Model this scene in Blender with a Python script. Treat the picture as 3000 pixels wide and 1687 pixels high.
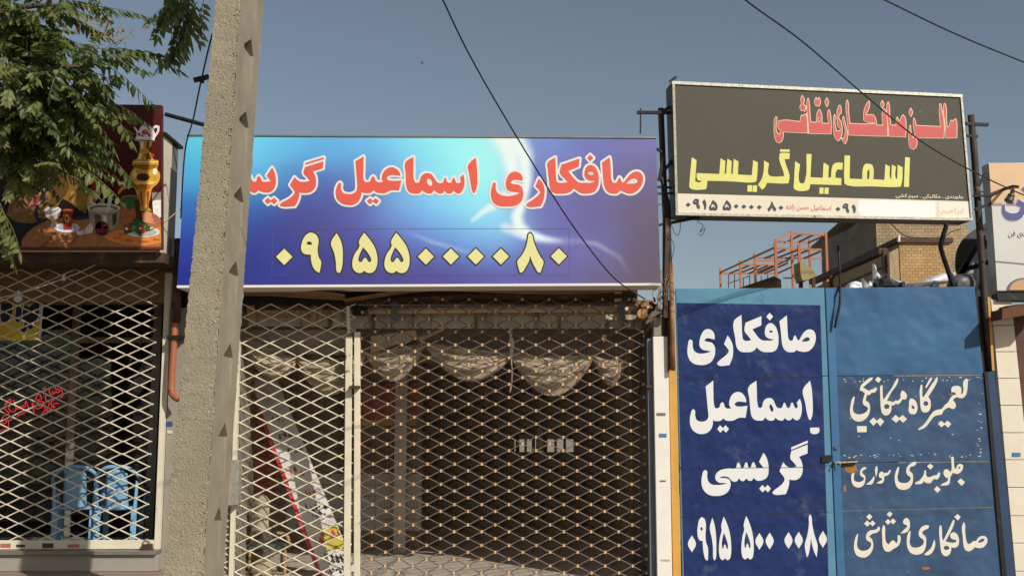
import bpy, math, random
import numpy as np
from mathutils import Vector, Matrix
from mathutils.geometry import tessellate_polygon

for o in list(bpy.data.objects):
    bpy.data.objects.remove(o)
scene = bpy.context.scene
COL = scene.collection

# ------------------------------------------------------------------ camera
F = 3165.0
PITCH = math.atan((1250 - 843.5) / F)
CAM = Vector((0, 0, 1.55))
cam_data = bpy.data.cameras.new('camera')
cam_data.sensor_width = 36.0
cam_data.lens = 36.0 * F / 3000.0
cam_data.clip_start = 0.1
cam_data.clip_end = 3000
cam = bpy.data.objects.new('camera', cam_data)
COL.objects.link(cam)
cam.location = CAM
cam.rotation_euler = (math.pi / 2 + PITCH, 0, 0)
scene.camera = cam

# ------------------------------------------------------------------ sky, sun, exposure
SUN_AZ, SUN_EL = math.radians(39), math.radians(34)      # azimuth: to the right of straight behind the camera
SUN_DIR = Vector((math.sin(SUN_AZ) * math.cos(SUN_EL), -math.cos(SUN_AZ) * math.cos(SUN_EL), math.sin(SUN_EL)))
world = bpy.data.worlds.new('World')
scene.world = world
world.use_nodes = True
wn = world.node_tree.nodes
sky = wn.new('ShaderNodeTexSky')
sky.sky_type = 'NISHITA'
sky.sun_disc = False
sky.sun_elevation = SUN_EL
sky.sun_rotation = math.atan2(SUN_DIR.x, SUN_DIR.y)
sky.air_density = 1.0
sky.dust_density = 2.6
sky.ozone_density = 0.8
sky.altitude = 900
bg = wn['Background']
bg.inputs['Strength'].default_value = 0.082
hs = wn.new('ShaderNodeHueSaturation')
hs.inputs['Saturation'].default_value = 0.80
world.node_tree.links.new(sky.outputs['Color'], hs.inputs['Color'])
ht = wn.new('ShaderNodeMix')           # a little dust in the air: greener, less violet
ht.data_type = 'RGBA'
ht.blend_type = 'MULTIPLY'
ht.inputs[0].default_value = 1.0
ht.inputs[7].default_value = (1.0, 1.0, 0.93, 1)
world.node_tree.links.new(hs.outputs['Color'], ht.inputs[6])
world.node_tree.links.new(ht.outputs[2], bg.inputs['Color'])

sd = bpy.data.lights.new('sun', 'SUN')
sd.energy = 4.35
sd.angle = math.radians(0.55)
sd.color = (1.0, 0.955, 0.875)
so = bpy.data.objects.new('sun', sd)
COL.objects.link(so)
so.location = (5, -8, 12)
so.rotation_euler = (-SUN_DIR).to_track_quat('-Z', 'Y').to_euler()

scene.view_settings.view_transform = 'Standard'
scene.view_settings.look = 'None'
scene.view_settings.exposure = 0.0
scene.view_settings.gamma = 1.0
scene.view_settings.use_curve_mapping = False

# ------------------------------------------------------------------ helpers
def ray(u, v):
    a = (u - 1500) / F
    b = (843.5 - v) / F
    c, s = math.cos(PITCH), math.sin(PITCH)
    return Vector((a, c - b * s, s + b * c))

def P(u, v, Y):
    """the point on the plane y = Y that the photograph shows at pixel (u, v)"""
    d = ray(u, v)
    return CAM + d * (Y / d.y)

def onplane(u, v, pl):
    d = ray(u, v)
    p0, n = pl
    return CAM + d * ((p0 - CAM).dot(n) / d.dot(n))

def plane3(a, b, c):
    n = (b - a).cross(c - a).normalized()
    if n.y > 0:
        n = -n
    return (a, n)

def flat(Y):
    return (Vector((0, Y, 0)), Vector((0, -1, 0)))

def shift(pl, d):
    return (pl[0] + pl[1] * d, pl[1])

def wl(o):
    v = Vector((0, 0, 0))
    while o is not None:
        v = v + o.location
        o = o.parent
    return v

def lin(c):
    c = c / 255.0
    return c / 12.92 if c <= 0.04045 else ((c + 0.055) / 1.055) ** 2.4

def S(r, g, b, k=1.28):
    """surface colour (linear) from the colour a sunlit frontal surface shows"""
    return tuple(min(0.88, lin(x) / k) for x in (r, g, b))

_mats = {}
def mat(name, col, rough=0.65, metal=0.0, var=0.15, vscale=6.0, bump=0.0, bscale=60.0, patch=None, pscale=5.0,
        pthr=0.62, pwide=0.06, detail=6, spec=0.35, emit=None, attr=None, streak=None, bdet=5):
    if name in _mats:
        return _mats[name]
    m = bpy.data.materials.new(name)
    m.use_nodes = True
    nt = m.node_tree
    N, L = nt.nodes, nt.links
    b = N['Principled BSDF']
    b.inputs['Roughness'].default_value = rough
    b.inputs['Metallic'].default_value = metal
    b.inputs['Specular IOR Level'].default_value = spec
    tc = N.new('ShaderNodeTexCoord')
    geo = N.new('ShaderNodeNewGeometry')
    pos = geo.outputs['Position']
    def noise(scale, det=detail, vec=pos, rg=0.6):
        n = N.new('ShaderNodeTexNoise')
        n.inputs['Scale'].default_value = scale
        n.inputs['Detail'].default_value = det
        n.inputs['Roughness'].default_value = rg
        L.new(vec, n.inputs['Vector'])
        return n.outputs['Fac']
    def mix(fac, a, c, mode='MIX'):
        x = N.new('ShaderNodeMix')
        x.data_type = 'RGBA'
        x.blend_type = mode
        if isinstance(fac, float):
            x.inputs[0].default_value = fac
        else:
            L.new(fac, x.inputs[0])
        for s, i in ((a, 6), (c, 7)):
            if isinstance(s, tuple):
                x.inputs[i].default_value = (s[0], s[1], s[2], 1)
            else:
                L.new(s, x.inputs[i])
        return x.outputs[2]
    def ramp(fac, lo, hi):
        r = N.new('ShaderNodeMapRange')
        r.inputs['From Min'].default_value = lo
        r.inputs['From Max'].default_value = hi
        r.clamp = True
        L.new(fac, r.inputs['Value'])
        return r.outputs['Result']
    if attr:
        a = N.new('ShaderNodeAttribute')
        a.attribute_name = attr
        base = a.outputs['Color']
    else:
        base = tuple(col)
    if var > 0:
        f = ramp(noise(vscale), 0.25, 0.75)
        g = N.new('ShaderNodeMapRange')
        L.new(f, g.inputs['Value'])
        g.inputs['To Min'].default_value = 1 - var
        g.inputs['To Max'].default_value = 1 + var * 0.7
        cmb = N.new('ShaderNodeCombineColor')
        for i in range(3):
            L.new(g.outputs['Result'], cmb.inputs[i])
        base = mix(1.0, base, cmb.outputs[0], 'MULTIPLY')
    if streak:
        mp = N.new('ShaderNodeMapping')
        mp.inputs['Scale'].default_value = streak[1]
        L.new(pos, mp.inputs['Vector'])
        base = mix(ramp(noise(1.0, 5, mp.outputs['Vector']), streak[2], streak[2] + 0.18), base, tuple(streak[0]))
    if patch:
        base = mix(ramp(noise(pscale, 8, pos, 0.68), pthr, pthr + pwide), base, tuple(patch))
    if isinstance(base, tuple):
        b.inputs['Base Color'].default_value = (base[0], base[1], base[2], 1)
    else:
        L.new(base, b.inputs['Base Color'])
    rr = N.new('ShaderNodeMapRange')
    L.new(noise(vscale * 2.3, 3), rr.inputs['Value'])
    rr.inputs['To Min'].default_value = max(0.02, rough - 0.12)
    rr.inputs['To Max'].default_value = min(1, rough + 0.12)
    L.new(rr.outputs['Result'], b.inputs['Roughness'])
    if bump > 0:
        bp = N.new('ShaderNodeBump')
        bp.inputs['Strength'].default_value = 1.0
        bp.inputs['Distance'].default_value = bump
        L.new(noise(bscale, bdet), bp.inputs['Height'])
        L.new(bp.outputs['Normal'], b.inputs['Normal'])
    if emit:
        b.inputs['Emission Color'].default_value = (*emit[0], 1)
        b.inputs['Emission Strength'].default_value = emit[1]
    _mats[name] = m
    return m

def setp(o, label=None, cat=None, group=None, kind=None):
    if label: o['label'] = label
    if cat: o['category'] = cat
    if group: o['group'] = group
    if kind: o['kind'] = kind
    return o

def thing(name, label, cat, loc, group=None):
    o = bpy.data.objects.new(name, None)
    o.empty_display_size = 0.1
    COL.objects.link(o)
    o.location = loc
    return setp(o, label, cat, group)

class MB:
    """collects shapes; build() links them as one mesh object"""
    def __init__(s):
        s.v = []; s.f = []; s.m = []; s.mi = 0
    def quad(s, a, b, c, d):
        i = len(s.v)
        s.v += [Vector(a), Vector(b), Vector(c), Vector(d)]
        s.f.append((i, i + 1, i + 2, i + 3)); s.m.append(s.mi)
        return s
    def poly(s, pts):
        i = len(s.v)
        s.v += [Vector(p) for p in pts]
        s.f.append(tuple(range(i, i + len(pts)))); s.m.append(s.mi)
        return s
    def prism(s, pts, vec):
        """a closed polygon swept along vec; concave outlines allowed"""
        pts = [Vector(p) for p in pts]
        vec = Vector(vec)
        n = len(pts); i = len(s.v)
        s.v += pts + [p + vec for p in pts]
        nn = Vector((0, 0, 0))
        for k in range(n):
            nn += (pts[k]).cross(pts[(k + 1) % n])
        flip = nn.dot(vec) > 0
        if n == 4:
            tris = [(0, 1, 2, 3)]
        else:
            tris = tessellate_polygon([pts])
            if tris:
                a, b, c = [pts[q] for q in tris[0][:3]]
                if (b - a).cross(c - a).dot(nn) < 0:
                    tris = [t[::-1] for t in tris]
        for t in tris:
            f1 = tuple(i + q for q in t); f2 = tuple(i + n + q for q in t)
            s.f.append(f1[::-1] if flip else f1); s.m.append(s.mi)
            s.f.append(f2 if flip else f2[::-1]); s.m.append(s.mi)
        for k in range(n):
            q = (k + 1) % n
            fc = (i + k, i + q, i + n + q, i + n + k)
            s.f.append(fc if flip else fc[::-1]); s.m.append(s.mi)
        return s
    def box(s, lo, hi):
        x0, y0, z0 = lo; x1, y1, z1 = hi
        return s.prism([(x0, y0, z0), (x1, y0, z0), (x1, y0, z1), (x0, y0, z1)], (0, y1 - y0, 0))
    def bar(s, p0, p1, w, h=None, up=(0, 0, 1)):
        p0 = Vector(p0); p1 = Vector(p1); h = h or w
        d = (p1 - p0).normalized(); up = Vector(up)
        if abs(d.dot(up)) > 0.98: up = Vector((0, 1, 0))
        x = d.cross(up).normalized() * (w / 2); z = x.cross(d).normalized() * (h / 2)
        return s.prism([p0 - x - z, p0 + x - z, p0 + x + z, p0 - x + z], p1 - p0)
    def tube(s, pts, r, n=7, cap=True):
        pts = [Vector(p) for p in pts]
        i0 = len(s.v); up = Vector((0, 0, 1)); k = len(pts)
        for j, p in enumerate(pts):
            d = (pts[min(j + 1, k - 1)] - pts[max(j - 1, 0)]).normalized()
            ref = up if abs(d.dot(up)) < 0.95 else Vector((0, 1, 0))
            a = d.cross(ref).normalized(); b = d.cross(a)
            rr = r[j] if isinstance(r, (list, tuple)) else r
            for q in range(n):
                t = 2 * math.pi * q / n
                s.v.append(p + (a * math.cos(t) + b * math.sin(t)) * rr)
        for j in range(k - 1):
            for q in range(n):
                a = i0 + j * n + q; b = i0 + j * n + (q + 1) % n
                s.f.append((a, b, b + n, a + n)); s.m.append(s.mi)
        if cap:
            s.f.append(tuple(i0 + q for q in range(n))[::-1]); s.m.append(s.mi)
            s.f.append(tuple(i0 + (k - 1) * n + q for q in range(n))); s.m.append(s.mi)
        return s
    def ball(s, c, r, n=10, sz=1.0):
        c = Vector(c); i0 = len(s.v); m = n // 2
        for a in range(m + 1):
            t = math.pi * a / m
            for b in range(n):
                q = 2 * math.pi * b / n
                s.v.append(c + Vector((math.sin(t) * math.cos(q), math.sin(t) * math.sin(q), math.cos(t) * sz)) * r)
        for a in range(m):
            for b in range(n):
                x = i0 + a * n + b; y = i0 + a * n + (b + 1) % n
                s.f.append((x, x + n, y + n, y)); s.m.append(s.mi)
        return s
    def grid(s, fn, nu, nv):
        i0 = len(s.v)
        for a in range(nu + 1):
            for b in range(nv + 1):
                s.v.append(Vector(fn(a / nu, b / nv)))
        for a in range(nu):
            for b in range(nv):
                x = i0 + a * (nv + 1) + b
                s.f.append((x, x + 1, x + nv + 2, x + nv + 1)); s.m.append(s.mi)
        return s
    def mesh(s, name, mats, off=Vector((0, 0, 0))):
        me = bpy.data.meshes.new(name)
        me.from_pydata([tuple(p - off) for p in s.v], [], s.f)
        for m in (mats if isinstance(mats, (list, tuple)) else [mats]):
            me.materials.append(m)
        me.polygons.foreach_set('material_index', s.m)
        me.update()
        return me
    def build(s, name, mats, parent=None, smooth=False, bevel=0.0, local=False, loc=None):
        off = Vector((0, 0, 0)) if local or parent is None else wl(parent)
        if loc is not None: off = off + Vector(loc) if local else Vector(loc)
        me = s.mesh(name, mats, off)
        if smooth:
            me.polygons.foreach_set('use_smooth', [True] * len(me.polygons))
        o = bpy.data.objects.new(name, me)
        COL.objects.link(o)
        o.parent = parent
        if loc is not None:
            o.location = Vector(loc) - (wl(parent) if parent else Vector((0, 0, 0)))
        if bevel > 0:
            md = o.modifiers.new('bevel', 'BEVEL')
            md.width = bevel; md.segments = 2; md.limit_method = 'ANGLE'; md.angle_limit = math.radians(40)
        return o

def px(pts, Y):
    return [P(u, v, Y) for u, v in pts]

def slab(pts, Y, th, name, m, parent=None, bevel=0.0, loc=None):
    return MB().prism(px(pts, Y), (0, th, 0)).build(name, m, parent, bevel=bevel, loc=loc)

# ---- smooth outlines and lettering
def smooth_loop(pts, n=4, ang=58):
    k = len(pts); out = []
    Q = [Vector((p[0], p[1])) for p in pts]
    dirs = [(Q[(i + 1) % k] - Q[i]) for i in range(k)]
    lens = [max(1e-6, d.length) for d in dirs]
    dirs = [d / l for d, l in zip(dirs, lens)]
    corner = [dirs[i - 1].angle(dirs[i], 0) > math.radians(ang) for i in range(k)]
    tan = []
    for i in range(k):
        t = dirs[i - 1] + dirs[i]
        tan.append(t.normalized() if t.length > 1e-6 else dirs[i])
    for i in range(k):
        j = (i + 1) % k
        t0 = dirs[i] if corner[i] else tan[i]
        t1 = dirs[i] if corner[j] else tan[j]
        L = lens[i]
        if corner[i] and corner[j]:
            out.append(Q[i]); continue
        for s in range(n):
            t = s / n
            h = (2 * t ** 3 - 3 * t ** 2 + 1, t ** 3 - 2 * t ** 2 + t, -2 * t ** 3 + 3 * t ** 2, t ** 3 - t ** 2)
            out.append(Q[i] * h[0] + t0 * L * h[1] + Q[j] * h[2] + t1 * L * h[3])
    return out

def fill(shapes, cr, pl, mb, smooth=True):
    """shapes: list of [outer, hole, hole...] loops in crop coordinates; cr = (u0, v0, scale)"""
    for sh in shapes:
        loops = [smooth_loop(l) if smooth else [Vector(p) for p in l] for l in sh]
        loops3 = [[Vector((p.x, p.y, 0)) for p in l] for l in loops]
        tr = tessellate_polygon(loops3)
        base = len(mb.v)
        for l in loops:
            for p in l:
                mb.v.append(onplane(cr[0] + p.x * cr[2], cr[1] + p.y * cr[2], pl))
        for t in tr:
            a, b, c = (mb.v[base + q] for q in t)
            f = tuple(base + q for q in t)
            if (b - a).cross(c - a).dot(pl[1]) < 0:
                f = f[::-1]
            mb.f.append(f); mb.m.append(mb.mi)
    return mb

def sdf_fill(shapes, cr, pl, mb, grow, step):
    """the union of the shapes grown (or shrunk) by 'grow' crop units"""
    allp = [(p[0], p[1]) for sh in shapes for l in sh[:1] for p in l]
    x0 = min(p[0] for p in allp) - abs(grow) - 2 * step; x1 = max(p[0] for p in allp) + abs(grow) + 2 * step
    y0 = min(p[1] for p in allp) - abs(grow) - 2 * step; y1 = max(p[1] for p in allp) + abs(grow) + 2 * step
    nx = int((x1 - x0) / step) + 2; ny = int((y1 - y0) / step) + 2
    gx = x0 + np.arange(nx) * step; gy = y0 + np.arange(ny) * step
    X, Y = np.meshgrid(gx, gy)
    D = np.full(X.shape, 1e9)
    def sdist(loop):
        d = np.full(X.shape, 1e9); ins = np.zeros(X.shape, bool)
        k = len(loop)
        for i in range(k):
            ax, ay = loop[i]; bx, by = loop[(i + 1) % k]
            ex, ey = bx - ax, by - ay
            l2 = ex * ex + ey * ey + 1e-9
            t = np.clip(((X - ax) * ex + (Y - ay) * ey) / l2, 0, 1)
            d = np.minimum(d, np.hypot(X - ax - t * ex, Y - ay - t * ey))
            if ay != by:
                cr_ = ((ay > Y) != (by > Y)) & (X < ex * (Y - ay) / (by - ay) + ax)
                ins ^= cr_
        return np.where(ins, -d, d)
    for sh in shapes:
        d = sdist([(p.x, p.y) for p in smooth_loop(sh[0], 3)])
        for h in sh[1:]:
            d = np.maximum(d, -sdist([(p.x, p.y) for p in smooth_loop(h, 3)]))
        D = np.minimum(D, d)
    D = D - grow
    base = len(mb.v); cache = {}
    def vert(x, y):
        key = (round(x, 3), round(y, 3))
        if key not in cache:
            cache[key] = len(mb.v)
            mb.v.append(onplane(cr[0] + x * cr[2], cr[1] + y * cr[2], pl))
        return cache[key]
    def emit(pts):
        idx = []
        for p in pts:
            q = vert(*p)
            if not idx or idx[-1] != q: idx.append(q)
        if len(idx) > 1 and idx[0] == idx[-1]: idx.pop()
        if len(set(idx)) >= 3:
            mb.f.append(tuple(idx)); mb.m.append(mb.mi)
    inside = D < 0
    for j in range(ny - 1):
        i = 0
        while i < nx - 1:
            c = [inside[j, i], inside[j, i + 1], inside[j + 1, i + 1], inside[j + 1, i]]
            if all(c):
                s0 = i
                while i < nx - 1 and inside[j, i + 1] and inside[j + 1, i + 1]:
                    i += 1
                emit([(gx[s0], gy[j]), (gx[i], gy[j]), (gx[i], gy[j + 1]), (gx[s0], gy[j + 1])])
                continue
            if any(c):
                cs = [(gx[i], gy[j], D[j, i]), (gx[i + 1], gy[j], D[j, i + 1]),
                      (gx[i + 1], gy[j + 1], D[j + 1, i + 1]), (gx[i], gy[j + 1], D[j + 1, i])]
                poly = []
                for q in range(4):
                    a, b = cs[q], cs[(q + 1) % 4]
                    if a[2] < 0: poly.append((a[0], a[1]))
                    if (a[2] < 0) != (b[2] < 0):
                        t = a[2] / (a[2] - b[2])
                        poly.append((a[0] + (b[0] - a[0]) * t, a[1] + (b[1] - a[1]) * t))
                emit(poly)
            i += 1
    return mb

def letters(shapes, cr, pl, m, parent, name='letter'):
    for sh in shapes:
        fill([sh], cr, pl, MB()).build(name, m, parent)

def ell(cx, cy, rx, ry, n=16):
    return [(cx + rx * math.cos(2 * math.pi * i / n), cy + ry * math.sin(2 * math.pi * i / n)) for i in range(n)]

def dia(cx, cy, rx, ry=None):
    ry = ry or rx
    return [(cx - rx, cy), (cx, cy - ry), (cx + rx, cy), (cx, cy + ry)]

def bbox_to(shapes, x0, y0, x1, y1):
    ps = [p for sh in shapes for l in sh for p in l]
    a, b = min(p[0] for p in ps), max(p[0] for p in ps)
    c, d = min(p[1] for p in ps), max(p[1] for p in ps)
    return [[[(x0 + (p[0] - a) / (b - a) * (x1 - x0), y0 + (p[1] - c) / (d - c) * (y1 - y0)) for p in l] for l in sh] for sh in shapes]

def move(shapes, dx, dy):
    return [[[(p[0] + dx, p[1] + dy) for p in l] for l in sh] for sh in shapes]

def catmull(pts, n=8):
    pts = [Vector(p) for p in pts]
    out = []
    for i in range(len(pts) - 1):
        p0 = pts[max(i - 1, 0)]; p1 = pts[i]; p2 = pts[i + 1]; p3 = pts[min(i + 2, len(pts) - 1)]
        for k in range(n):
            t = k / n
            out.append(0.5 * ((2 * p1) + (p2 - p0) * t + (2 * p0 - 5 * p1 + 4 * p2 - p3) * t * t + (3 * p1 - p0 - 3 * p2 + p3) * t ** 3))
    out.append(pts[-1])
    return out

# ---- small printed words set in the built-in font
_forms = {'ا': (0xFE8D, 0xFE8E, 0, 0), 'ب': (0xFE8F, 0xFE90, 0xFE91, 0xFE92), 'ج': (0xFE9D, 0xFE9E, 0xFE9F, 0xFEA0),
          'ح': (0xFEA1, 0xFEA2, 0xFEA3, 0xFEA4), 'د': (0xFEA9, 0xFEAA, 0, 0), 'ر': (0xFEAD, 0xFEAE, 0, 0), 'ز': (0xFEAF, 0xFEB0, 0, 0),
          'س': (0xFEB1, 0xFEB2, 0xFEB3, 0xFEB4), 'ش': (0xFEB5, 0xFEB6, 0xFEB7, 0xFEB8), 'ع': (0xFEC9, 0xFECA, 0xFECB, 0xFECC),
          'ف': (0xFED1, 0xFED2, 0xFED3, 0xFED4), 'ک': (0xFB8E, 0xFB8F, 0xFB90, 0xFB91), 'ل': (0xFEDD, 0xFEDE, 0xFEDF, 0xFEE0),
          'م': (0xFEE1, 0xFEE2, 0xFEE3, 0xFEE4), 'ن': (0xFEE5, 0xFEE6, 0xFEE7, 0xFEE8), 'ه': (0xFEE9, 0xFEEA, 0xFEEB, 0xFEEC),
          'و': (0xFEED, 0xFEEE, 0, 0), 'ی': (0xFBFC, 0xFBFD, 0xFBFE, 0xFBFF)}
def shape_text(t):
    out = []
    for i, ch in enumerate(t):
        if ch not in _forms:
            out.append(ch); continue
        f = _forms[ch]
        prev = i > 0 and t[i - 1] in _forms and _forms[t[i - 1]][2] != 0
        nxt = i + 1 < len(t) and t[i + 1] in _forms and f[2] != 0
        out.append(chr(f[3] if prev and nxt else f[1] if prev else f[2] if nxt else f[0]))
    return ''.join(out[::-1])

def font_text(t, quad, pl, name, m, parent, bold=0.0):
    """word t fitted into the pixel quad (top-left, top-right, bottom-right, bottom-left) on plane pl"""
    c = bpy.data.curves.new('word', 'FONT')
    c.body = shape_text(t)
    c.offset = bold
    c.resolution_u = 2
    o = bpy.data.objects.new('word', c)
    COL.objects.link(o)
    dg = bpy.context.evaluated_depsgraph_get()
    me = bpy.data.meshes.new_from_object(o.evaluated_get(dg))
    bpy.data.objects.remove(o)
    xs = [v.co.x for v in me.vertices]; ys = [v.co.y for v in me.vertices]
    x0, x1, y0, y1 = min(xs), max(xs), min(ys), max(ys)
    off = wl(parent)
    A, B, C, D = [Vector(q) for q in quad]
    for v in me.vertices:
        s = (v.co.x - x0) / (x1 - x0); t_ = 1 - (v.co.y - y0) / (y1 - y0)
        q = (A * (1 - s) + B * s) * (1 - t_) + (D * (1 - s) + C * s) * t_
        v.co = onplane(q.x, q.y, pl) - off
    me.materials.clear(); me.materials.append(m)
    for p in me.polygons: p.material_index = 0
    ob = bpy.data.objects.new(name, me)
    COL.objects.link(ob)
    ob.parent = parent
    return ob

R = random.Random(7)
# ------------------------------------------------------------------ materials
M_cream = mat('cream_paint', S(232, 222, 196), 0.5, var=0.12, vscale=5, patch=(0.20, 0.10, 0.045), pscale=9, pthr=0.63, pwide=0.05, bump=0.002, bscale=80)
M_creamrod = mat('cream_rod_paint', S(226, 216, 190), 0.5, var=0.16, vscale=9, patch=(0.24, 0.12, 0.05), pscale=22, pthr=0.60, pwide=0.08)
M_bluerod = mat('bluegrey_rod_paint', S(116, 108, 102), 0.5, var=0.25, vscale=5, patch=(0.24, 0.16, 0.09), pscale=5, pthr=0.52, pwide=0.12, metal=0.15)
M_clip = mat('orange_clip_paint', S(232, 186, 128), 0.5, var=0.3, vscale=30)
M_conc = mat('pole_concrete', S(168, 157, 134), 0.95, var=0.20, vscale=2.2, bump=0.012, bscale=75, patch=(0.47, 0.40, 0.31), pscale=42, pthr=0.59, pwide=0.05, spec=0.15, streak=((0.13, 0.105, 0.078), (38, 38, 30), 0.60))
M_concs = mat('pole_smooth_concrete', S(160, 150, 130), 0.9, var=0.2, vscale=4, bump=0.003, bscale=60, spec=0.2)
M_plaster = mat('grey_render', S(158, 150, 136), 0.9, var=0.14, vscale=4, bump=0.004, bscale=120, patch=(0.20, 0.17, 0.14), pscale=3, pthr=0.66)
M_granite = mat('granite', S(168, 160, 148), 0.6, var=0.3, vscale=90, bump=0.002, bscale=150)
M_paving = mat('pink_paving', S(160, 138, 120), 0.85, var=0.2, vscale=14, bump=0.003, bscale=60)
M_white = mat('white_stone', S(246, 240, 228), 0.6, var=0.05, vscale=4, patch=(0.55, 0.40, 0.25), pscale=4.5, pthr=0.70, pwide=0.05)
M_marble = mat('cream_marble', S(240, 228, 206), 0.42, var=0.07, vscale=4, streak=((0.66, 0.50, 0.36), (9, 9, 3), 0.62))
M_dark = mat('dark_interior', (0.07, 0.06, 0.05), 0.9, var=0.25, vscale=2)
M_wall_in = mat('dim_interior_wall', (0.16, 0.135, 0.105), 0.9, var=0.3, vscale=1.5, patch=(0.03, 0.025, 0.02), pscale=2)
M_brownsteel = mat('rusty_steel', (0.075, 0.045, 0.03), 0.7, metal=0.3, var=0.4, vscale=9, patch=(0.2, 0.09, 0.04), pscale=7, pthr=0.56)
M_black = mat('black_steel', (0.018, 0.016, 0.015), 0.55, metal=0.3, var=0.3, vscale=8, patch=(0.06, 0.035, 0.022), pscale=10, pthr=0.6)
M_cable = mat('cable_rubber', (0.020, 0.018, 0.018), 0.6, var=0.1)
M_galv = mat('galvanised_edge', S(186, 180, 166), 0.45, metal=0.5, var=0.35, vscale=30, bump=0.002, bscale=40)
M_tan = mat('weathered_board', S(150, 118, 84), 0.8, var=0.25, vscale=6, bump=0.004, bscale=25, streak=((0.10, 0.06, 0.035), (1.5, 14, 24), 0.55))
M_lintel = mat('stained_lintel', (0.52, 0.44, 0.34), 0.9, var=0.25, vscale=7, streak=((0.10, 0.075, 0.05), (9, 9, 1.2), 0.52), bump=0.004)
M_wood = mat('pale_wood', S(200, 156, 104), 0.7, var=0.25, vscale=8, streak=((0.28, 0.16, 0.08), (18, 18, 1.5), 0.56))
M_alu = mat('dull_aluminium', S(150, 144, 130), 0.5, metal=0.5, var=0.2)
M_pipe = mat('terracotta_plastic', S(172, 104, 72), 0.5, var=0.15, vscale=14, streak=((0.24, 0.10, 0.05), (20, 20, 3), 0.6))
M_yellow = mat('yellow_ochre_paint', S(222, 166, 74), 0.6, var=0.15, patch=(0.70, 0.58, 0.40), pscale=6, pthr=0.64, bump=0.002)
M_bluesteel = mat('bluegrey_steel', S(120, 124, 136), 0.5, var=0.2, patch=(0.20, 0.12, 0.07), pscale=9, pthr=0.62)

# ------------------------------------------------------------------ ground
def sheet(name, x0, x1, y0, y1, z, m):
    o = MB().quad((x0, y0, z), (x1, y0, z), (x1, y1, z), (x0, y1, z)).build(name, m)
    return setp(o, kind='structure')
M_ground = mat('dusty_ground', (0.30, 0.25, 0.19), 0.95, var=0.3, vscale=0.8, bump=0.01, bscale=20)
M_asphalt = mat('asphalt', (0.06, 0.057, 0.053), 0.9, var=0.3, vscale=2, bump=0.004, bscale=120)
sheet('ground', -1500, 1500, -1500, 1500, -0.16, M_ground)
sheet('road', -120, 120, -9, 6.2, -0.15, M_asphalt)
b = MB().box((-60, 6.2, -0.16), (60, 10.55, 0.0))
setp(b.build('sidewalk', M_paving), kind='structure')
b = MB().box((-60, 6.05, -0.16), (60, 6.195, 0.004))
setp(b.build('kerb', M_granite), kind='structure')

YF = 10.62
# ------------------------------------------------------------------ tea house (left shop)
th = thing('tea_house', 'shuttered tea house behind cream diamond grille left of the concrete pole', 'shop', (-4.6, 10.9, 0))
xl, xr = -8.0, P(478, 1300, YF).x
b = MB(); b.box((xr + 0.02, 10.64, 0.0), (P(688, 1300, YF).x, 11.2, 2.72))
pier = b.build('pier', M_plaster, th)
MB().box((xl, 10.72, 2.78), (xr, 10.92, 3.3)).build('lintel', M_tan, th)
MB().box((xl, 10.66, 3.302), (xr + 0.05, 16, 3.42)).build('roof', M_plaster, th)
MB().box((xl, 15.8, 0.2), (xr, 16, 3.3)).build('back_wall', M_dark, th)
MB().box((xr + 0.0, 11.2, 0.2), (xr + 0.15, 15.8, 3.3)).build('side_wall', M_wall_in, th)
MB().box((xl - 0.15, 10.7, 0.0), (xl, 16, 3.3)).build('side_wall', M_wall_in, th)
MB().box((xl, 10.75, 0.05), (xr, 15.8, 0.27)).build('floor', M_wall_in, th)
MB().box((xl, 10.50, 0.191), (xr + 0.03, 10.745, 0.345)).build('sill', M_granite, th, bevel=0.008)
MB().box((xl, 10.46, 0.35), (xr + 0.02, 10.74, 0.385)).build('sill_cap', M_alu, th)
setp(MB().box((-9, 9.72, 0.0), (xr + 0.35, 10.63, 0.19)).build('step', M_paving, None), 'raised pink paved step in front of the tea house sill', 'step')
# shop window
wf = MB(); Yw = 12.2
wf.box((xl, Yw, 0.27), (xr, Yw + 0.05, 0.34))
for v0, v1 in ((988, 1004), (772, 786)):
    wf.box((xl, Yw, P(0, v1, Yw).z), (xr, Yw + 0.05, P(0, v0, Yw).z))
for u in (215, 455, -40):
    x = P(u, 1100, Yw).x
    wf.box((x - 0.045, Yw + 0.003, 0.3), (x + 0.045, Yw + 0.047, 3.25))
fr = wf.build('window_frame', M_alu, th)
def glass_mat():
    m = bpy.data.materials.new('shop_glass'); m.use_nodes = True
    N, L = m.node_tree.nodes, m.node_tree.links
    N.remove(N['Principled BSDF'])
    t = N.new('ShaderNodeBsdfTransparent'); t.inputs[0].default_value = (0.82, 0.84, 0.84, 1)
    g = N.new('ShaderNodeBsdfGlossy'); g.inputs['Roughness'].default_value = 0.02
    f = N.new('ShaderNodeFresnel'); f.inputs[0].default_value = 1.5
    x = N.new('ShaderNodeMixShader')
    L.new(f.outputs[0], x.inputs[0]); L.new(t.outputs[0], x.inputs[1]); L.new(g.outputs[0], x.inputs[2])
    L.new(x.outputs[0], N['Material Output'].inputs[0])
    return m
M_glass = glass_mat()
edges = [xl, P(-40, 1100, Yw).x, P(215, 1100, Yw).x, P(455, 1100, Yw).x]
for a, c in zip(edges, edges[1:]):
    for z0, z1 in ((0.34, P(0, 1004, Yw).z), (P(0, 988, Yw).z, P(0, 786, Yw).z)):
        MB().box((a + 0.046, Yw + 0.02, z0), (c - 0.046, Yw + 0.026, z1)).build('pane', M_glass, fr)

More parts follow.
